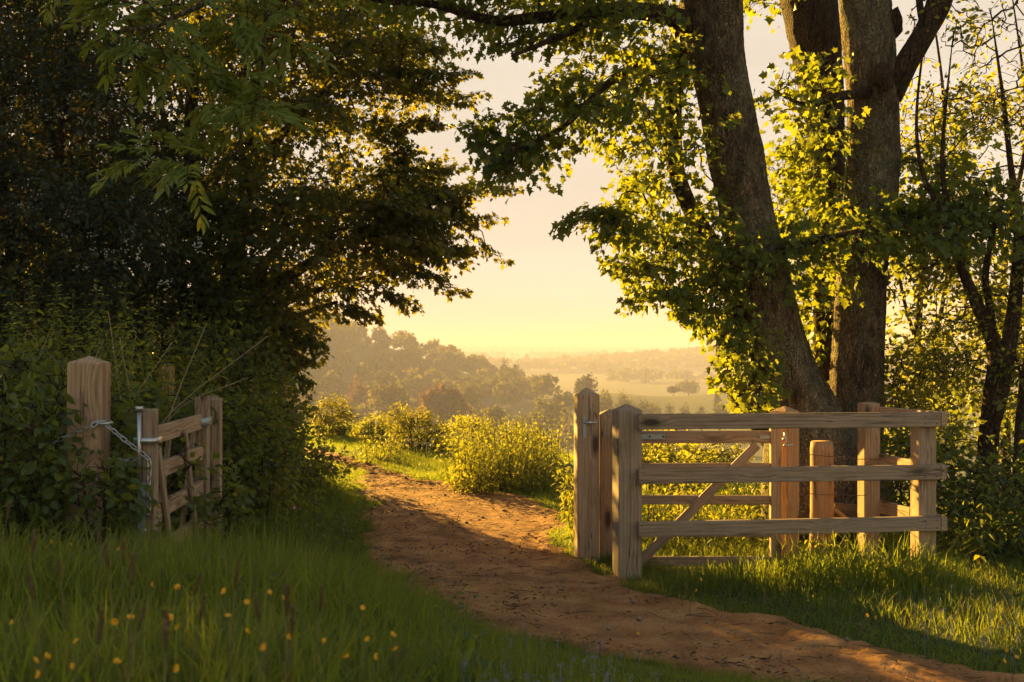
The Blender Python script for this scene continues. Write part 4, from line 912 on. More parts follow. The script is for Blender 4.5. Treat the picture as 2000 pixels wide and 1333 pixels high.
# left hedge bank
bush('bramble heaped against the left side of the chained post', [([(-90, 780), (108, 745), (112, 1000), (-90, 1060)], 5.45, .5, 95), ([(-90, 700), (60, 690), (110, 790), (-90, 800)], 6.0, .5, 40)], 'oval', 'bramble', .066, 15, .24, .19, (-2.5, 5.6, .15), 'bramble_bush')
bush('bramble trailing across the foot of the chained post', [([(96, 925), (262, 905), (258, 1040), (90, 1060)], 5.42, .2, 34)], 'oval', 'bramble', .062, 12, .2, .16, (-2.0, 5.5, .15), 'bramble_bush')
bush('bramble filling the gap between the chained post and the open gate', [([(190, 735), (275, 760), (262, 1030), (190, 1030)], 6.15, .7, 62)], 'oval', 'bramble', .064, 15, .24, .19, (-2.1, 6.2, .15), 'bramble_bush')
bush('bramble growing up through the bars of the open gate', [([(290, 820), (410, 760), (440, 990), (300, 1020)], 7.3, .8, 70), ([(300, 860), (400, 850), (400, 980), (300, 1000)], 6.3, .25, 5)], 'oval', 'bramble', .062, 15, .24, .19, (-2.3, 7.2, .15), 'bramble_bush')
bush('bramble and elder mound just right of the open gate', [([(418, 790), (500, 790), (550, 840), (570, 900), (520, 935), (425, 970)], 8.3, 1.3, 115)], 'oval', 'bramble', .058, 17, .24, .19, (-1.9, 8.2, .15), 'bramble_bush')
bush('sunlit edged bramble at the bend of the path', [([(500, 780), (540, 780), (572, 830), (618, 880), (672, 910), (660, 932), (590, 955), (500, 940)], 11.2, 1.5, 130)], 'oval', 'bramble', .062, 17, .26, .2, (-2.1, 11.3, .1), 'bramble_bush')
bush('tall elder hedge section under the field maple', [([(380, 640), (520, 650), (570, 760), (560, 860), (380, 880)], 9.6, 1.4, 130)], 'oval', 'bramble', .07, 18, .28, .22, (-2.6, 9.7, .1), 'elder_bush')
herb_stems('nettle_clump', 'tall nettle bank filling the hedge behind the chained post', 'nettles', scatter(-3.9, -2.15, 6.6, 8.6, 230), rng.uniform(1.15, 1.65, 230), .095)
herb_stems('nettle_clump', 'nettles standing between the open gate and the field maple', 'nettles', scatter(-2.75, -1.75, 8.0, 9.2, 120), rng.uniform(.8, 1.3, 120), .085)
herb_stems('nettle_clump', 'low leafy nettles on the bank beside the shaded path', 'nettles', np.column_stack([rng.uniform(-2.2, -1.7, 60), rng.uniform(8.4, 10.6, 60)]), rng.uniform(.25, .5, 60), .07)
bush('dense added shading hedge behind the field maple, first section', [([(0, 540), (520, 620), (560, 860), (0, 900)], 12.6, 1.6, 230)], 'quad', 'haw_leaf', .085, 40, .4, .32, (-4.2, 12.6, 0), 'shading_hedge')  # mostly hidden hedge sections, added to block the low sun
bush('dense added shading hedge behind the field maple, far section along the path', [([(260, 570), (455, 600), (505, 700), (520, 850), (260, 860)], 14.2, 1.4, 180)], 'quad', 'haw_leaf', .085, 36, .4, .32, (-4.0, 14.2, 0), 'shading_hedge')  # added section, shaped to shade the near path
bush('dense added shading hedge section reaching out to the far left', [([(-900, 560), (40, 560), (40, 900), (-900, 960)], 10.6, 2.0, 260)], 'quad', 'haw_leaf', .085, 40, .4, .32, (-6.5, 10.8, .2), 'shading_hedge')  # added section, mostly out of view, blocks sun from the left
cn = MB(); PT = []
for _ in range(26):
    a = np.array([rng.uniform(-3.4, -2.0), rng.uniform(5.9, 7.4), .3]); d = rng.normal(0, .28, 3); PT.append(catmull([a, a+np.array([d[0]*.6, d[1]*.3, .75]), a+np.array([d[0]*1.5, d[1]*.6, rng.uniform(.95, 1.4)])], 8))
for i, p in enumerate(PT):
    mbc = MB(); tube(mbc, p, np.linspace(.005, .002, 8), 5); tag(mbc.build('dry_cane', M['cane'], None, p[0]), 'thin dry pale stalk standing among the nettles of the left hedge', 'stalk', 'dry stalks in the left hedge')

# lit clumps beyond the bend
herb_stems('nettle_clump', 'big sunlit nettle clump beyond the bend, left of the tallest post', 'nettles', np.column_stack([rng.uniform(-.62, .55, 260), rng.uniform(11.75, 13.4, 260)]), rng.uniform(.40, .84, 260), .072, gap=.045)
herb_stems('nettle_clump', 'sunlit nettles growing tight against the left of the tallest post', 'nettles', scatter(.46, .75, 8.5, 10.6, 60), rng.uniform(.3, .75, 60), .07)
herb_stems('nettle_clump', 'broad leaved nettle patch glowing behind the closed gate', 'nettles', scatter(.85, 2.5, 8.7, 10.6, 170), rng.uniform(.3, .62, 170), .085, gap=.06)
herb_stems('nettle_clump', 'small yellow lit weed clump in the grass left of the big nettle clump', 'weeds', scatter(-2.0, -1.45, 14.6, 15.9, 60), rng.uniform(.2, .58, 60), .075)
herb_stems('nettle_clump', 'nettles in the shade inside the pen by the trunk', 'nettles', scatter(2.0, 2.7, 7.8, 8.5, 34), rng.uniform(.2, .42, 34), .07)
bush('rounded shrub on the crest where the path disappears', [([(604, 800), (630, 782), (665, 780), (690, 800), (692, 845), (608, 845)], 19.5, .9, 60)], 'oval', 'shrub', .045, 60, .18, .15, (-3.1, 19.5, 0), 'shrub')
bush('dark hawthorn shrub in the middle of the sunlit row', [([(755, 815), (780, 795), (825, 808), (870, 835), (875, 888), (840, 893), (758, 865)], 16.6, 1.3, 100)], 'oval', 'shrub', .042, 60, .2, .16, (-1.4, 16.6, 0), 'shrub')
bush('yellow green shrub between the crest shrub and the dark hawthorn shrub', [([(705, 828), (730, 812), (760, 830), (760, 862), (708, 858)], 18.4, .9, 44)], 'oval', 'bush', .045, 56, .18, .15, (-2.1, 18.4, 0), 'shrub')
bush('low sunny shrub rising behind the big nettle clump', [([(872, 825), (925, 812), (960, 830), (1080, 845), (1095, 890), (890, 880)], 15.6, 1.2, 80)], 'oval', 'bush', .042, 54, .2, .16, (-.2, 15.6, 0), 'shrub')
bush('feathery willow shrub seen between the gate rails', [([(1290, 905), (1330, 878), (1400, 862), (1440, 880), (1440, 935), (1290, 935)], 13.2, 1.0, 60)], 'lance', 'bush', .09, 40, .3, .2, (2.2, 13.2, -.6), 'shrub')
bush('yellow shrub seen under the hinge end of the closed gate', [([(1235, 860), (1300, 850), (1330, 880), (1330, 940), (1240, 940)], 12.2, 1.0, 50)], 'oval', 'bush', .06, 40, .28, .2, (1.5, 12.2, -.5), 'shrub')
wb = MB(); c0 = np.concatenate([pts_in_poly([(790, 850), (880, 850), (870, 895), (800, 890)], 15.8, .3, 14), pts_in_poly([(720, 800), (740, 800), (740, 830), (720, 830)], 17.6, .2, 5)])
for c in c0:
    q = c+rng.normal(0, .022, (22, 3))*np.array([1, 1, .4]); leaves(wb, q, rng.normal(0, 1, (22, 3)), rng.normal(0, .3, (22, 3))+np.array([0, -.6, 1]), .014, 'oval')
    tube(wb, [c-np.array([0, 0, .25]), c], [.003, .002], 4)
tag(wb.build('cow_parsley', M['blossom'], None, c0.mean(0)), 'white cow parsley heads dotted in front of the dark hawthorn shrub', 'wildflowers', kind='stuff')

# right-hand undergrowth
bush('leafy elder thicket just outside the right end of the pen', [([(1750, 830), (1860, 810), (1900, 1080), (1860, 1130), (1760, 1090)], 8.7, .8, 110)], 'oval', 'bramble', .068, 18, .28, .22, (3.5, 8.8, -.3), 'elder_bush')
bush('dark undergrowth filling the right edge below the thin trees', [([(1860, 900), (2100, 860), (2100, 1130), (1880, 1120)], 8.2, 1.0, 120)], 'oval', 'bramble', .064, 18, .28, .22, (4.0, 8.2, -.3), 'bramble_bush')
bush('sunlit bush behind the side rails of the pen', [([(1700, 690), (1850, 720), (1860, 880), (1720, 900)], 10.2, 1.0, 80)], 'oval', 'bush', .066, 20, .3, .22, (3.5, 10.2, -.6), 'bush')
herb_stems('nettle_clump', 'dark nettles in the right hand undergrowth beside the pen', 'nettles', scatter(3.0, 4.3, 7.5, 8.3, 120), rng.uniform(.35, .8, 120), .08)

bush('dense hazel thicket closing the view between the upright trunk and the right edge', [([(1750, 560), (2080, 520), (2080, 900), (1760, 900)], 10.9, 1.2, 150)], 'oval', 'bramble', .075, 20, .3, .24, (4.0, 11.0, -.6), 'hazel_bush')
herb_stems('dock_plants', 'broad leaved docks standing in the long grass below the open gate', 'weeds', np.column_stack([rng.uniform(-1.7, -.75, 26), rng.uniform(5.0, 6.4, 26)]), rng.uniform(.15, .32, 26), .11, 'bramble', 'oval', .3, .06)
bush('bramble sprawling over the foot of the far end of the open gate', [([(400, 960), (450, 930), (470, 1010), (400, 1030)], 6.6, .3, 14)], 'oval', 'bramble', .06, 14, .18, .15, (-1.75, 6.6, .15), 'bramble_bush')

# ------------------------------------------------------------------ grass
def blades(mb, x, y, h, w, lean, lead=None):
    n = len(x); z = terrain(x, y)-.01; a = rng.uniform(0, 2*np.pi, n); lx, ly = np.cos(a)*lean*h, np.sin(a)*lean*h
    if lead is not None: lx, ly = lx+lead[0]*h, ly+lead[1]*h
    b = np.stack([x, y, z], -1); f = rng.uniform(0, 2*np.pi, n); s = np.stack([np.cos(f), np.sin(f), np.zeros(n)], -1)*w[:, None]*.5
    def at(t): return b+np.stack([lx*t**2, ly*t**2, h*(t-.32*np.clip(lean, 0, 1.4)*t**2.2)], -1)
    p1, p2, p3 = at(.38), at(.72), at(1.0)
    V = np.stack([b-s, b+s, p1-s*.9, p1+s*.9, p2-s*.6, p2+s*.6, p3], 1); i = (np.arange(n)*7)[:, None]
    mb.add(V.reshape(-1, 3), [np.concatenate([i+np.array([0, 1, 3, 2]), i+np.array([2, 3, 5, 4])]), i+np.array([4, 5, 6])], rnd=np.repeat(np.clip(rng.normal(.5, .25, n)+.25*fbm(x*1.1, y*1.1), 0, 1), 7))
def grass_patch(mb, x0, x1, y0, y1, dens, hf, w0=.005, keep=None, lean=.45):
    n = int((x1-x0)*(y1-y0)*dens); x, y = rng.uniform(x0, x1, n), rng.uniform(y0, y1, n); d = path_d(x, y); ok = d > rng.uniform(-.06, .06, n)
    ok &= np.abs(x) < y*.56+.9
    if keep is not None: ok &= keep(x, y)
    x, y, d = x[ok], y[ok], d[ok]; h = hf(x, y, d)*rng.uniform(.45, 1.2, len(x)); ok = h > .012; x, y, h = x[ok], y[ok], h[ok]
    blades(mb, x, y, h, w0*(.6+.8*rng.random(len(x)))*np.clip(h/.2, .6, 1.3), np.abs(rng.normal(lean, .3, len(x))))
gm = MB()
def h_left(x, y, d): return .03+.38*sstep(d, .12, 1.5)*(.70+.6*fbm(x*1.5, y*1.5))*(1-.80*sstep(x, -.8, .35))
left = lambda x, y: x < (path_l(y)+path_r(y))/2
right = lambda x, y: x > (path_l(y)+path_r(y))/2
grass_patch(gm, -3.4, 3.0, 1.9, 3.6, 3000, h_left, .0060, left)
grass_patch(gm, -4.0, 2.0, 3.6, 6.6, 3300, h_left, .0056, left)
grass_patch(gm, -4.2, 0, 6.6, 11.5, 3200, lambda x, y, d: .03+.30*sstep(d, .05, .8)*(.7+.5*fbm(x*1.7, y*1.7)), .0055, left)
def h_right(x, y, d):
    tuft = np.exp(-((x-2.05)/.45)**2-((y-7.05)/.22)**2)+.9*np.exp(-((x-2.5)/.30)**2-((y-7.0)/.25)**2)+.6*np.exp(-((x-1.0)/.25)**2-((y-7.02)/.16)**2)+.5*np.exp(-((x-1.5)/.3)**2-((y-7.0)/.2)**2)
    return .025+.13*sstep(d, .08, .7)*(.7+.6*fbm(x*2.1, y*2.1))+.24*np.clip(tuft, 0, 1)
grass_patch(gm, .2, 5.2, 3.9, 7.6, 3600, h_right, .0048, right)
grass_patch(gm, .3, 5.2, 7.6, 9.4, 2000, lambda x, y, d: .05+.14*sstep(d, .05, .5)*(.7+.6*fbm(x*2, y*2)), .0055, right)
grass_patch(gm, .1, 5.5, 9.4, 13, 1200, lambda x, y, d: .04+.16*sstep(d, .1, .7), .007, right)
grass_patch(gm, -5.5, .6, 11.0, 16, 2900, lambda x, y, d: .03+.11*sstep(d, .02, .6)*(.6+.8*fbm(x*1.3, y*1.3)), .0065)
grass_patch(gm, -8.0, 1, 16, 23, 1900, lambda x, y, d: .04+.10*sstep(d, .05, 1.0)*(.6+.8*fbm(x*1.1, y*1.1)), .010)
# ragged turf fringe along both edges of the path
for side in (-1, 1):
    n = 40000; y = rng.uniform(3.2, 15, n); x = (path_l(y) if side < 0 else path_r(y))+side*rng.uniform(-.3, .45, n); ok = path_d(x, y) > rng.uniform(-.16, .04, n); x, y = x[ok], y[ok]
    blades(gm, x, y, rng.uniform(.015, .07, len(x)), np.full(len(x), .0045), np.abs(rng.normal(.6, .3, len(x))))
tag(gm.build('grass', M['grass']), kind='stuff')

dm = MB()
for x0, x1, y0, y1, n, f in ((-3, 1.2, 2.0, 6.4, 5200, left), (.3, 4.5, 4.5, 7.6, 2600, right)):
    x, y = rng.uniform(x0, x1, n), rng.uniform(y0, y1, n); ok = (path_d(x, y) > .12) & f(x, y) & (fbm(x*1.7, y*1.7, 6.0, 3) > -.05); x, y = x[ok], y[ok]
    blades(dm, x, y, h_left(x, y, path_d(x, y))*rng.uniform(.5, 1.15, len(x)) if f is left else rng.uniform(.05, .2, len(x)), rng.uniform(.002, .0045, len(x)), np.abs(rng.normal(.7, .4, len(x))))
tag(dm.build('dry_grass', M['straw']), kind='stuff')
herb_stems('weed_clump', 'rough mixed weeds on the grassy bank between the open gate and the path', 'weeds', scatter(-1.85, -1.2, 7.0, 9.4, 70), rng.uniform(.18, .42, 70), .07, 'bramble', 'oval', .25, .06)
herb_stems('sorrel_plants', 'broad leaved weeds low in the long grass of the near left foreground', 'weeds', scatter(-1.3, -.1, 3.2, 4.8, 22), rng.uniform(.12, .26, 22), .10, 'bramble', 'oval', .35, .06)

# ------------------------------------------------------------------ flowers
def bez(a, b, n=6, bow=.02):
    m = (a+b)/2+np.append(rng.normal(0, bow, 2), 0); t = np.linspace(0, 1, n)[:, None]; return (1-t)**2*a+2*t*(1-t)*m+t**2*b
def ground_px(px, py, hz):
    """where a plant whose head shows at this pixel stands, if its head is hz above the ground"""
    D = 4.0
    for _ in range(12):
        q = P(px, py, D); zf = float(terrain(q[0], D))+hz; D = (EYE-zf)*FPX/max(py-HOR, 60)
    return P(px, py, D)
def buttercup(px, py, label, hz, sz=.0125):
    h = ground_px(px, py, hz); g = np.array([h[0]+random.uniform(-.04, .04), h[1]+random.uniform(-.04, .04), 0]); g[2] = terrain(g[0], g[1])-.02
    t = thing('buttercup', label, 'flower', g, 'yellow buttercups in the grass'); ms = MB(); pl = bez(g, h); tube(ms, pl, np.linspace(.0016, .0011, 6), 5); ms.build('stem', M['stem'], t)
    mp = MB(); up = unit(pl[-1]-pl[-2]+rng.normal(0, .25, 3)); s = unit(np.cross(up, [.3, 1, .2])); c = np.cross(up, s)
    for i in range(5):
        a = i*2*np.pi/5+.2; d = s*math.cos(a)+c*math.sin(a); e = np.cross(up, d); V = []
        for u_, w_, z_ in ((0, .12, 0), (.5, .55, .22), (.95, .62, .62), (1.12, .30, .85)): V += [h+sz*(d*u_-e*w_+up*z_), h+sz*(d*u_+e*w_+up*z_)]
        mp.add(V, [np.array([(0, 1, 3, 2), (2, 3, 5, 4), (4, 5, 7, 6)])])
    tube(mp, [h, h+up*sz*.35, h+up*sz*.5], [sz*.35, sz*.3, sz*.08], 8)
    mp.build('petals', M['buttercup'], t, smooth=True); return t
LB = 'yellow buttercup flower standing in the long grass of the left foreground'
for px, py in [(20, 1007), (30, 1036), (102, 1058), (140, 1062), (230, 1073), (212, 1035), (326, 1028), (347, 1147), (25, 1217), (225, 1213), (348, 1226), (255, 1208), (295, 1143), (484, 1173), (525, 1158), (557, 1166), (440, 1156), (445, 1205), (330, 1205), (481, 1235), (566, 1243), (636, 1252), (719, 1250), (766, 1242), (773, 1270), (710, 1185), (146, 1249), (228, 1295), (145, 1300), (78, 1318), (75, 1287), (90, 1284), (340, 1305), (510, 1262), (730, 1283), (678, 1285)]:
    buttercup(px, py, LB, random.uniform(.34, .44) if py > 1100 else .30, random.uniform(.005, .0078))
for px, py in [(1830, 1195), (1865, 1202), (1692, 1203), (1358, 1153), (1371, 1131), (1960, 1292), (1985, 1285), (1968, 1270), (1960, 1215), (1708, 1206)]:
    buttercup(px, py, 'yellow buttercup flower in the shaded grass below the pen, right of the path', random.uniform(.12, .2), .009)
for px, py in [(1246, 1239), (1092, 1238)]:
    buttercup(px, py, 'yellow buttercup flower in the short turf at the near edge of the path', .07, .008)
def campion(px, py, D):
    h = P(px, py, D); g = np.array([h[0]+random.uniform(-.03, .03), h[1]+.03, 0]); g[2] = terrain(g[0], g[1])-.02
    t = thing('red_campion', 'small pink campion flower on the left bank beside the path', 'flower', g, 'pink campions on the left bank'); ms = MB(); tube(ms, bez(g, h), np.linspace(.002, .0013, 6), 5); ms.build('stem', M['stem'], t)
    mp = MB(); a = np.arange(5)*2*np.pi/5; up = unit(np.array([.3, -1, .4])); s = unit(np.cross(up, [0, 0, 1])); c = np.cross(up, s); d = np.cos(a)[:, None]*s+np.sin(a)[:, None]*c
    leaves(mp, np.tile(h, (5, 1)), d, np.tile(up, (5, 1)), .016, 'maple'); tube(mp, [h-up*.014, h-up*.004, h], [.003, .005, .003], 7); mp.build('petals', M['campion'], t)
for px, py, D in [(485, 920, 8.3), (497, 945, 7.9), (575, 992, 8.4), (567, 895, 9.6), (578, 913, 9.4), (640, 905, 10.6), (628, 880, 10.9), (645, 918, 10.4)]: campion(px, py, D)
def seed_head(px, py, hz, big=1.0):
    h = ground_px(px, py, hz); g = np.array([h[0]+random.uniform(-.06, .06), h[1]+random.uniform(-.05, .05), 0]); g[2] = terrain(g[0], g[1])-.02
    t = thing('grass_seed_head', 'brown grass seed head standing above the long grass of the left foreground', 'grass stalk', g, 'brown seed heads in the long grass'); ms = MB(); pl = bez(g, h, 8, .03); tube(ms, pl, np.linspace(.0016, .001, 8), 5); ms.build('stem', M['straw'], t)
    mp = MB(); up = unit(pl[-1]-pl[-2]); n = 90; u = rng.random(n); a = rng.uniform(0, 6.28, n); s = unit(np.cross(up, [1, .2, 0])); c = np.cross(up, s); r = .0065*big*np.sin(np.pi*np.clip(u*.92+.06, 0, 1))**.7
    d = np.cos(a)[:, None]*s+np.sin(a)[:, None]*c; leaves(mp, h+up*(u*.075*big)[:, None]+d*r[:, None]*.3, d*.6+up, d, .014*big, 'lance'); tube(mp, [h-up*.005, h+up*.04*big, h+up*.08*big], [.003*big, .0042*big, .001], 7)
    mp.build('head', M['straw'], t)
for px, py in [(12, 1020), (63, 1085), (195, 1060), (212, 1110), (65, 1165), (240, 1100), (258, 1140), (460, 1145), (380, 1160), (390, 1215), (323, 1265), (193, 1255), (270, 1230), (505, 1210), (560, 1200), (570, 1240), (625, 1190), (118, 1130)]:
    seed_head(px, py, random.uniform(.42, .52), random.uniform(.5, .8))
sp = MB(); xs, ys = [], []
for poly, n in (([(850, 1190), (1000, 1210), (1250, 1270), (1300, 1333), (900, 1333), (760, 1250)], 80), ([(1750, 1150), (1990, 1130), (1990, 1290), (1800, 1260)], 60), ([(560, 1150), (760, 1170), (900, 1280), (600, 1290)], 24), ([(150, 1100), (200, 1100), (200, 1140), (150, 1140)], 8)):
    q = np.array(poly, float); lo, hi = q.min(0), q.max(0); z = rng.uniform(lo, hi, (n*4, 2)); z = z[in_poly(z[:, 0], z[:, 1], q)][:n]
    for px, py in z:
        h = ground_px(px, py, rng.uniform(.05, .12)); k = 4; leaves(sp, np.repeat(h[None], k*3, 0)+rng.normal(0, .008, (k*3, 3)), rng.normal(0, 1, (k*3, 3)), rng.normal(0, .4, (k*3, 3))+np.array([0, -.6, .8]),   .0042, 'oval')
        g = h.copy(); g[2] = terrain(h[0], h[1]); tube(sp, [g, h], [.0008, .0006], 3)
tag(sp.build('speedwell_flowers', M['speedwell']), 'tiny blue speedwell flowers scattered in the turf', 'wildflowers', kind='stuff')

# ------------------------------------------------------------------ litter and pebbles on the path
def on_path(n, y0=3.0, y1=16):
    y = rng.uniform(y0, y1, n); x = path_l(y)+(path_r(y)-path_l(y))*rng.uniform(-.06, 1.06, n); ok = path_d(x, y) < .05; return x[ok], y[ok]
def surf(x, y):
    d = path_d(x, y); return terrain(x, y)+.055*(1-sstep(d, -.10, .12))-.02*sstep(d, .02, .2)+.012
pm = MB(); x, y = on_path(5200); r = rng.uniform(.002, .006, len(x))*(1+1.6*(rng.random(len(x)) > .96)+3.2*(rng.random(len(x)) > .991)); oct_ = np.array([(1, 0, 0), (0, 1, 0), (-1, 0, 0), (0, -1, 0), (0, 0, .7), (0, 0, -.7), (.6, .6, .35), (-.6, .6, .35), (-.6, -.6, .35), (.6, -.6, .35)])
F8 = np.array([(4, 0, 6), (4, 6, 1), (4, 1, 7), (4, 7, 2), (4, 2, 8), (4, 8, 3), (4, 3, 9), (4, 9, 0), (5, 6, 0), (5, 1, 6), (5, 7, 1), (5, 2, 7), (5, 8, 2), (5, 3, 8), (5, 9, 3), (5, 0, 9)])
V = np.stack([x, y, surf(x, y)-.006], -1)[:, None]+oct_[None]*(r[:, None]*rng.uniform(.6, 1.3, (len(x), 3)))[:, None]; pm.add(V.reshape(-1, 3), [(F8[None]+(np.arange(len(x))*10)[:, None, None]).reshape(-1, 3)], rnd=np.repeat(rng.random(len(x)), 10))
tag(pm.build('pebbles', M['pebble'], smooth=True), 'small stones trodden into the earth path', 'pebbles', kind='stuff')
lm = MB(); x, y = on_path(6000); k_ = fbm(x*1.9, y*1.9, 3.0, 3)+.35*sstep(np.abs(path_d(x, y)), .3, 0) > .12; x, y = x[k_], y[k_]; p = np.stack([x, y, surf(x, y)+.002], -1); a = rng.uniform(0, 6.28, len(x)); leaves(lm, p, np.stack([np.cos(a), np.sin(a), rng.normal(0, .2, len(x))], -1), np.tile([0, 0, 1.0], (len(x), 1))+rng.normal(0, .4, (len(x), 3)), rng.uniform(.008, .042, len(x)), 'lance')
x, y = on_path(420); a = rng.uniform(0, 6.28, len(x)); l = rng.uniform(.02, .09, len(x)); c = np.stack([x, y, surf(x, y)+.003], -1); d = np.stack([np.cos(a)*l, np.sin(a)*l, np.zeros(len(x))], -1); tubes(lm, np.stack([c-d, c+rng.normal(0, .006, c.shape)*np.array([1, 1, .4]), c+d], 1), np.tile([.0014, .002, .001], (len(x), 1)), 4)
tag(lm.build('leaf_litter', M['litter']), 'dead leaf scraps and twigs lying on the earth path', 'litter', kind='stuff')
# ------------------------------------------------------------------ the valley: woods on the hill, single trees below
def far_shape(n, rx, h, size, kind='round', seed=0):
    """crown of many small leaf clumps, base at z=0, plus a trunk"""
    g = np.random.default_rng(seed); 
    if kind == 'conifer':
        u = g.random(n)**.8; a = g.uniform(0, 6.28, n); tier = .75+.25*np.sin(u*40); r = rx*(1-u)*tier*np.sqrt(g.uniform(.3, 1, n)); p = np.stack([np.cos(a)*r, np.sin(a)*r, h*(.06+.94*u)-r*.15], -1); ax = np.stack([np.cos(a), np.sin(a), np.full(n, -.25)], -1)
    else:
        k = 9; lc = g.normal(0, 1, (k, 3)); lc = lc/np.linalg.norm(lc, axis=1, keepdims=True)*g.uniform(.25, .62, (k, 1)); lr = g.uniform(.32, .52, k); lc[:, 2] = np.abs(lc[:, 2])*.9-.12
        i = g.integers(0, k, n); d = g.normal(0, 1, (n, 3)); d /= np.linalg.norm(d, axis=1, keepdims=True); p = lc[i]+d*(lr[i]*g.uniform(.55, 1.05, n))[:, None]; ax = d+g.normal(0, .6, (n, 3))
        p = p*np.array([rx, rx, h*.52])+np.array([0, 0, h*.52])
    ax = unit(ax); b = unit(np.cross(ax, g.normal(0, 1, (n, 3)))); s = size*g.uniform(.5, 1.3, n)[:, None]; c = unit(np.cross(ax, b))
    V = np.stack([p-b*s*.6, p-c*s*.5+ax*s*.15, p+b*s*.6, p+c*s*.6], 1).reshape(-1, 3); F = np.arange(n*4).reshape(n, 4); return V, F, np.repeat(g.random(n), 4)
def far_trunk(h, rx):
    mb = MB(); tube(mb, [(0, 0, -1.0), (0, 0, h*.25), (rx*.06, 0, h*.55)], [h*.035, h*.028, h*.012], 8); return mb
def far_tree(name, label, px, py_top, wpx, D, mat, kind='round', n=900, seed=1, group=None):
    x = (px-1000)*D/FPX; zb = float(terrain(x, D)); h = max(3.0, EYE-(py_top-HOR)*D/FPX-zb); rx = wpx*.5*D/FPX
    t = thing(name, label, 'tree', (x, D, zb), group); V, F, rn = far_shape(n, rx, h, max(.28, rx*.16), kind, seed)
    me = make_mesh('crown', V, [F], M[mat], False, rn); o = bpy.data.objects.new('crown', me); COL.objects.link(o); o.parent = t
    tk = far_trunk(h, rx).mesh('trunk', M['bark_brown'], True); o2 = bpy.data.objects.new('trunk', tk); COL.objects.link(o2); o2.parent = t
    return t
FT = [('round_tree', 'lone round dark tree on the meadow rise left of the tallest gate post top', 1142, 716, 62, 275, 'far_dark', 'round', 1300),
 ('conifer_tree', 'single pointed conifer in the valley beside the leaning trunk', 1401, 738, 30, 262, 'far_dark', 'conifer', 1200),
 ('round_tree', 'pale green rounded tree in the wood below the hill', 912, 726, 70, 255, 'far_pale', 'round', 1000),
 ('round_tree', 'broad dark copper tree mass in the middle of the valley wood', 866, 738, 150, 205, 'far_red', 'round', 1800),
 ('round_tree', 'copper leaved tree at the foot of the wooded hill', 697, 728, 56, 255, 'far_red', 'round', 900),
 ('round_tree', 'pale low willow at the right end of the valley wood', 968, 772, 74, 180, 'far_pale', 'round', 1000),
 ('round_tree', 'wide green tree right of the copper tree under the hill', 760, 722, 90, 235, 'far_leaf', 'round', 1100),
 ('round_tree', 'small rounded tree below the dark copper mass, above the sunlit shrubs', 690, 770, 70, 190, 'far_leaf', 'round', 900),
 ('round_tree', 'tall pale tree half hidden by the maple at the foot of the hill', 607, 716, 46, 240, 'far_leaf', 'round', 900),
 ('round_tree', 'low green tree under the maple tip, left end of the valley', 580, 740, 52, 200, 'far_pale', 'round', 800),
 ('round_tree', 'twin crowned tree on the ridge end above the valley, left half', 985, 695, 30, 345, 'far_dark', 'round', 800),
 ('round_tree', 'twin crowned tree on the ridge end above the valley, right half', 1006, 694, 30, 350, 'far_dark', 'round', 800),
 ('round_tree', 'small bushy tree at the very foot of the ridge', 1048, 725, 34, 330, 'far_dark', 'round', 600),
 ('round_tree', 'flat topped tree in the valley just left of the tallest gate post', 1068, 762, 86, 225, 'far_leaf', 'round', 1000),
 ('round_tree', 'dark tree joining the lone round tree to the valley wood', 1105, 742, 60, 262, 'far_dark', 'round', 700),
 ('round_tree', 'bushy tree above the hanging post', 1182, 752, 62, 235, 'far_leaf', 'round', 900),
 ('round_tree', 'rounded tree above the left post of the pen', 1222, 748, 46, 232, 'far_pale', 'round', 800),
 ('round_tree', 'dark low tree above the left end of the top rail', 1248, 770, 54, 215, 'far_dark', 'round', 800),
 ('round_tree', 'small hazy field tree nearest the left post of the pen, above the top rail', 1283, 776, 26, 245, 'far_leaf', 'round', 500),
 ('round_tree', 'small hazy field tree second from the left post of the pen, above the top rail', 1309, 775, 24, 245, 'far_leaf', 'round', 500),
 ('round_tree', 'hazy field tree third from the left post of the pen, above the top rail', 1338, 778, 34, 240, 'far_dark', 'round', 500),
 ('round_tree', 'hazy dark field tree just left of the pale tree before the conifer', 1370, 780, 36, 235, 'far_dark', 'round', 500),
 ('round_tree', 'pale green tree in front of the conifer', 1405, 776, 46, 225, 'far_pale', 'round', 800),
 ('round_tree', 'hedgerow tree on the far meadow, upper left of the conifer', 1315, 752, 36, 330, 'far_dark', 'round', 500),
 ('round_tree', 'orange tinted hazy tree high on the far meadow', 1345, 738, 60, 420, 'far_pale', 'round', 700)]
for i, (nm, lab, px, py, w, D, mat, kd, n) in enumerate(FT): far_tree(nm, lab, px, py, w, D, mat, kd, n, 100+i)
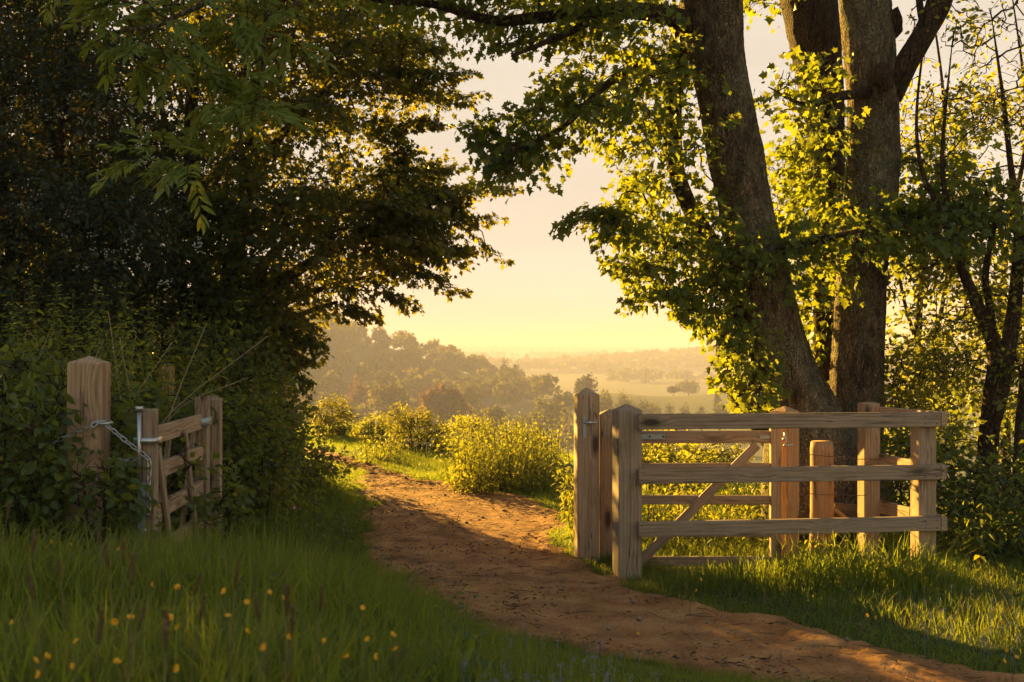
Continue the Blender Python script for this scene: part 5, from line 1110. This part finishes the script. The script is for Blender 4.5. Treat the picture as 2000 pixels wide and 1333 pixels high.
def wood(name, label, xy, hs, mat, n_face, size, rel=.42):
    protos = [far_shape(n_face, rel, 1.0, size, 'round' if i < 5 else 'conifer', 300+i) for i in range(6)]; Vs, Fs, Rs, o = [], [], [], 0
    z = terrain(xy[:, 0], xy[:, 1])
    for (x, y), zz, h in zip(xy, z, hs):
        V, F, rn = protos[random.choices(range(6), (5, 5, 5, 5, 5, .5))[0]]; a = random.uniform(0, 6.28); c, s = math.cos(a), math.sin(a); w = h*random.uniform(.8, 1.25)
        Q_ = np.stack([(V[:, 0]*c-V[:, 1]*s)*w+x, (V[:, 0]*s+V[:, 1]*c)*w+y, V[:, 2]*h+zz-.08*h], -1); Vs.append(Q_); Fs.append(F+o); Rs.append(np.clip(rn*.4+random.uniform(-.2, .8), 0, 1)); o += len(V)
    return tag(obj(name, make_mesh(name, np.concatenate(Vs), [np.concatenate(Fs)], M[mat], False, np.concatenate(Rs))), label, 'woodland', kind='stuff')
def area(x0, x1, y0, y1, n): return np.column_stack([rng.uniform(x0, x1, n), rng.uniform(y0, y1, n)])
a = area(-330, 30, 285, 445, 1250); xa = a[:, 0]*430/a[:, 1]; a = a[(xa < 12)]
wood('hillside_woodland', 'hazy wood covering the hill on the left of the valley', a, rng.uniform(4.0, 10.5, len(a)), 'far_leaf', 190, .12)
a = np.concatenate([area(-110, -8, 165, 285, 150), area(-12, 26, 195, 260, 40), area(10, 34, 205, 250, 26)])
wood('valley_woodland', 'massed trees at the foot of the wooded hill', a, rng.uniform(4.5, 7.5, len(a)), 'far_leaf', 220, .15, .5)
a = np.concatenate([area(-60, 420, 900, 1090, 1100), area(-100, 700, 1450, 1790, 1300), area(60, 240, 560, 760, 240)]); a = a[fbm(a[:, 0]*.011, a[:, 1]*.011, 0, 3) > np.where(a[:, 1] < 800, .06, -.22)]
wood('far_woodland', 'misty wooded ridges far across the valley', a, rng.uniform(6, 12, len(a)), 'far_leaf', 46, .26, .7)
a = area(-200, 1300, 2750, 3050, 700)
wood('far_woodland', 'faintest wooded ridge on the horizon', a, rng.uniform(8, 14, len(a)), 'far_leaf', 30, .3, .9)
# ------------------------------------------------------------------ morning haze: one closed box round the whole place
def haze(density):
    bm = bmesh.new(); bmesh.ops.create_cube(bm, size=1)
    bmesh.ops.scale(bm, vec=(9400, 9400, 1), verts=bm.verts); 
    for v in bm.verts: v.co.z = -42 if v.co.z < 0 else HAZE_TOP
    b = NT('haze'); q = b.n('ShaderNodeVolumePrincipled'); q.inputs['Color'].default_value = (.78, .76, .92, 1); q.inputs['Density'].default_value = density
    q.inputs['Anisotropy'].default_value = -.05; b.l(q.outputs[0], b.out.inputs['Volume'])
    o = bm_obj('haze', bm, b.m); return tag(o, kind='stuff')
HAZE_TOP = 40
haze(0.00092)
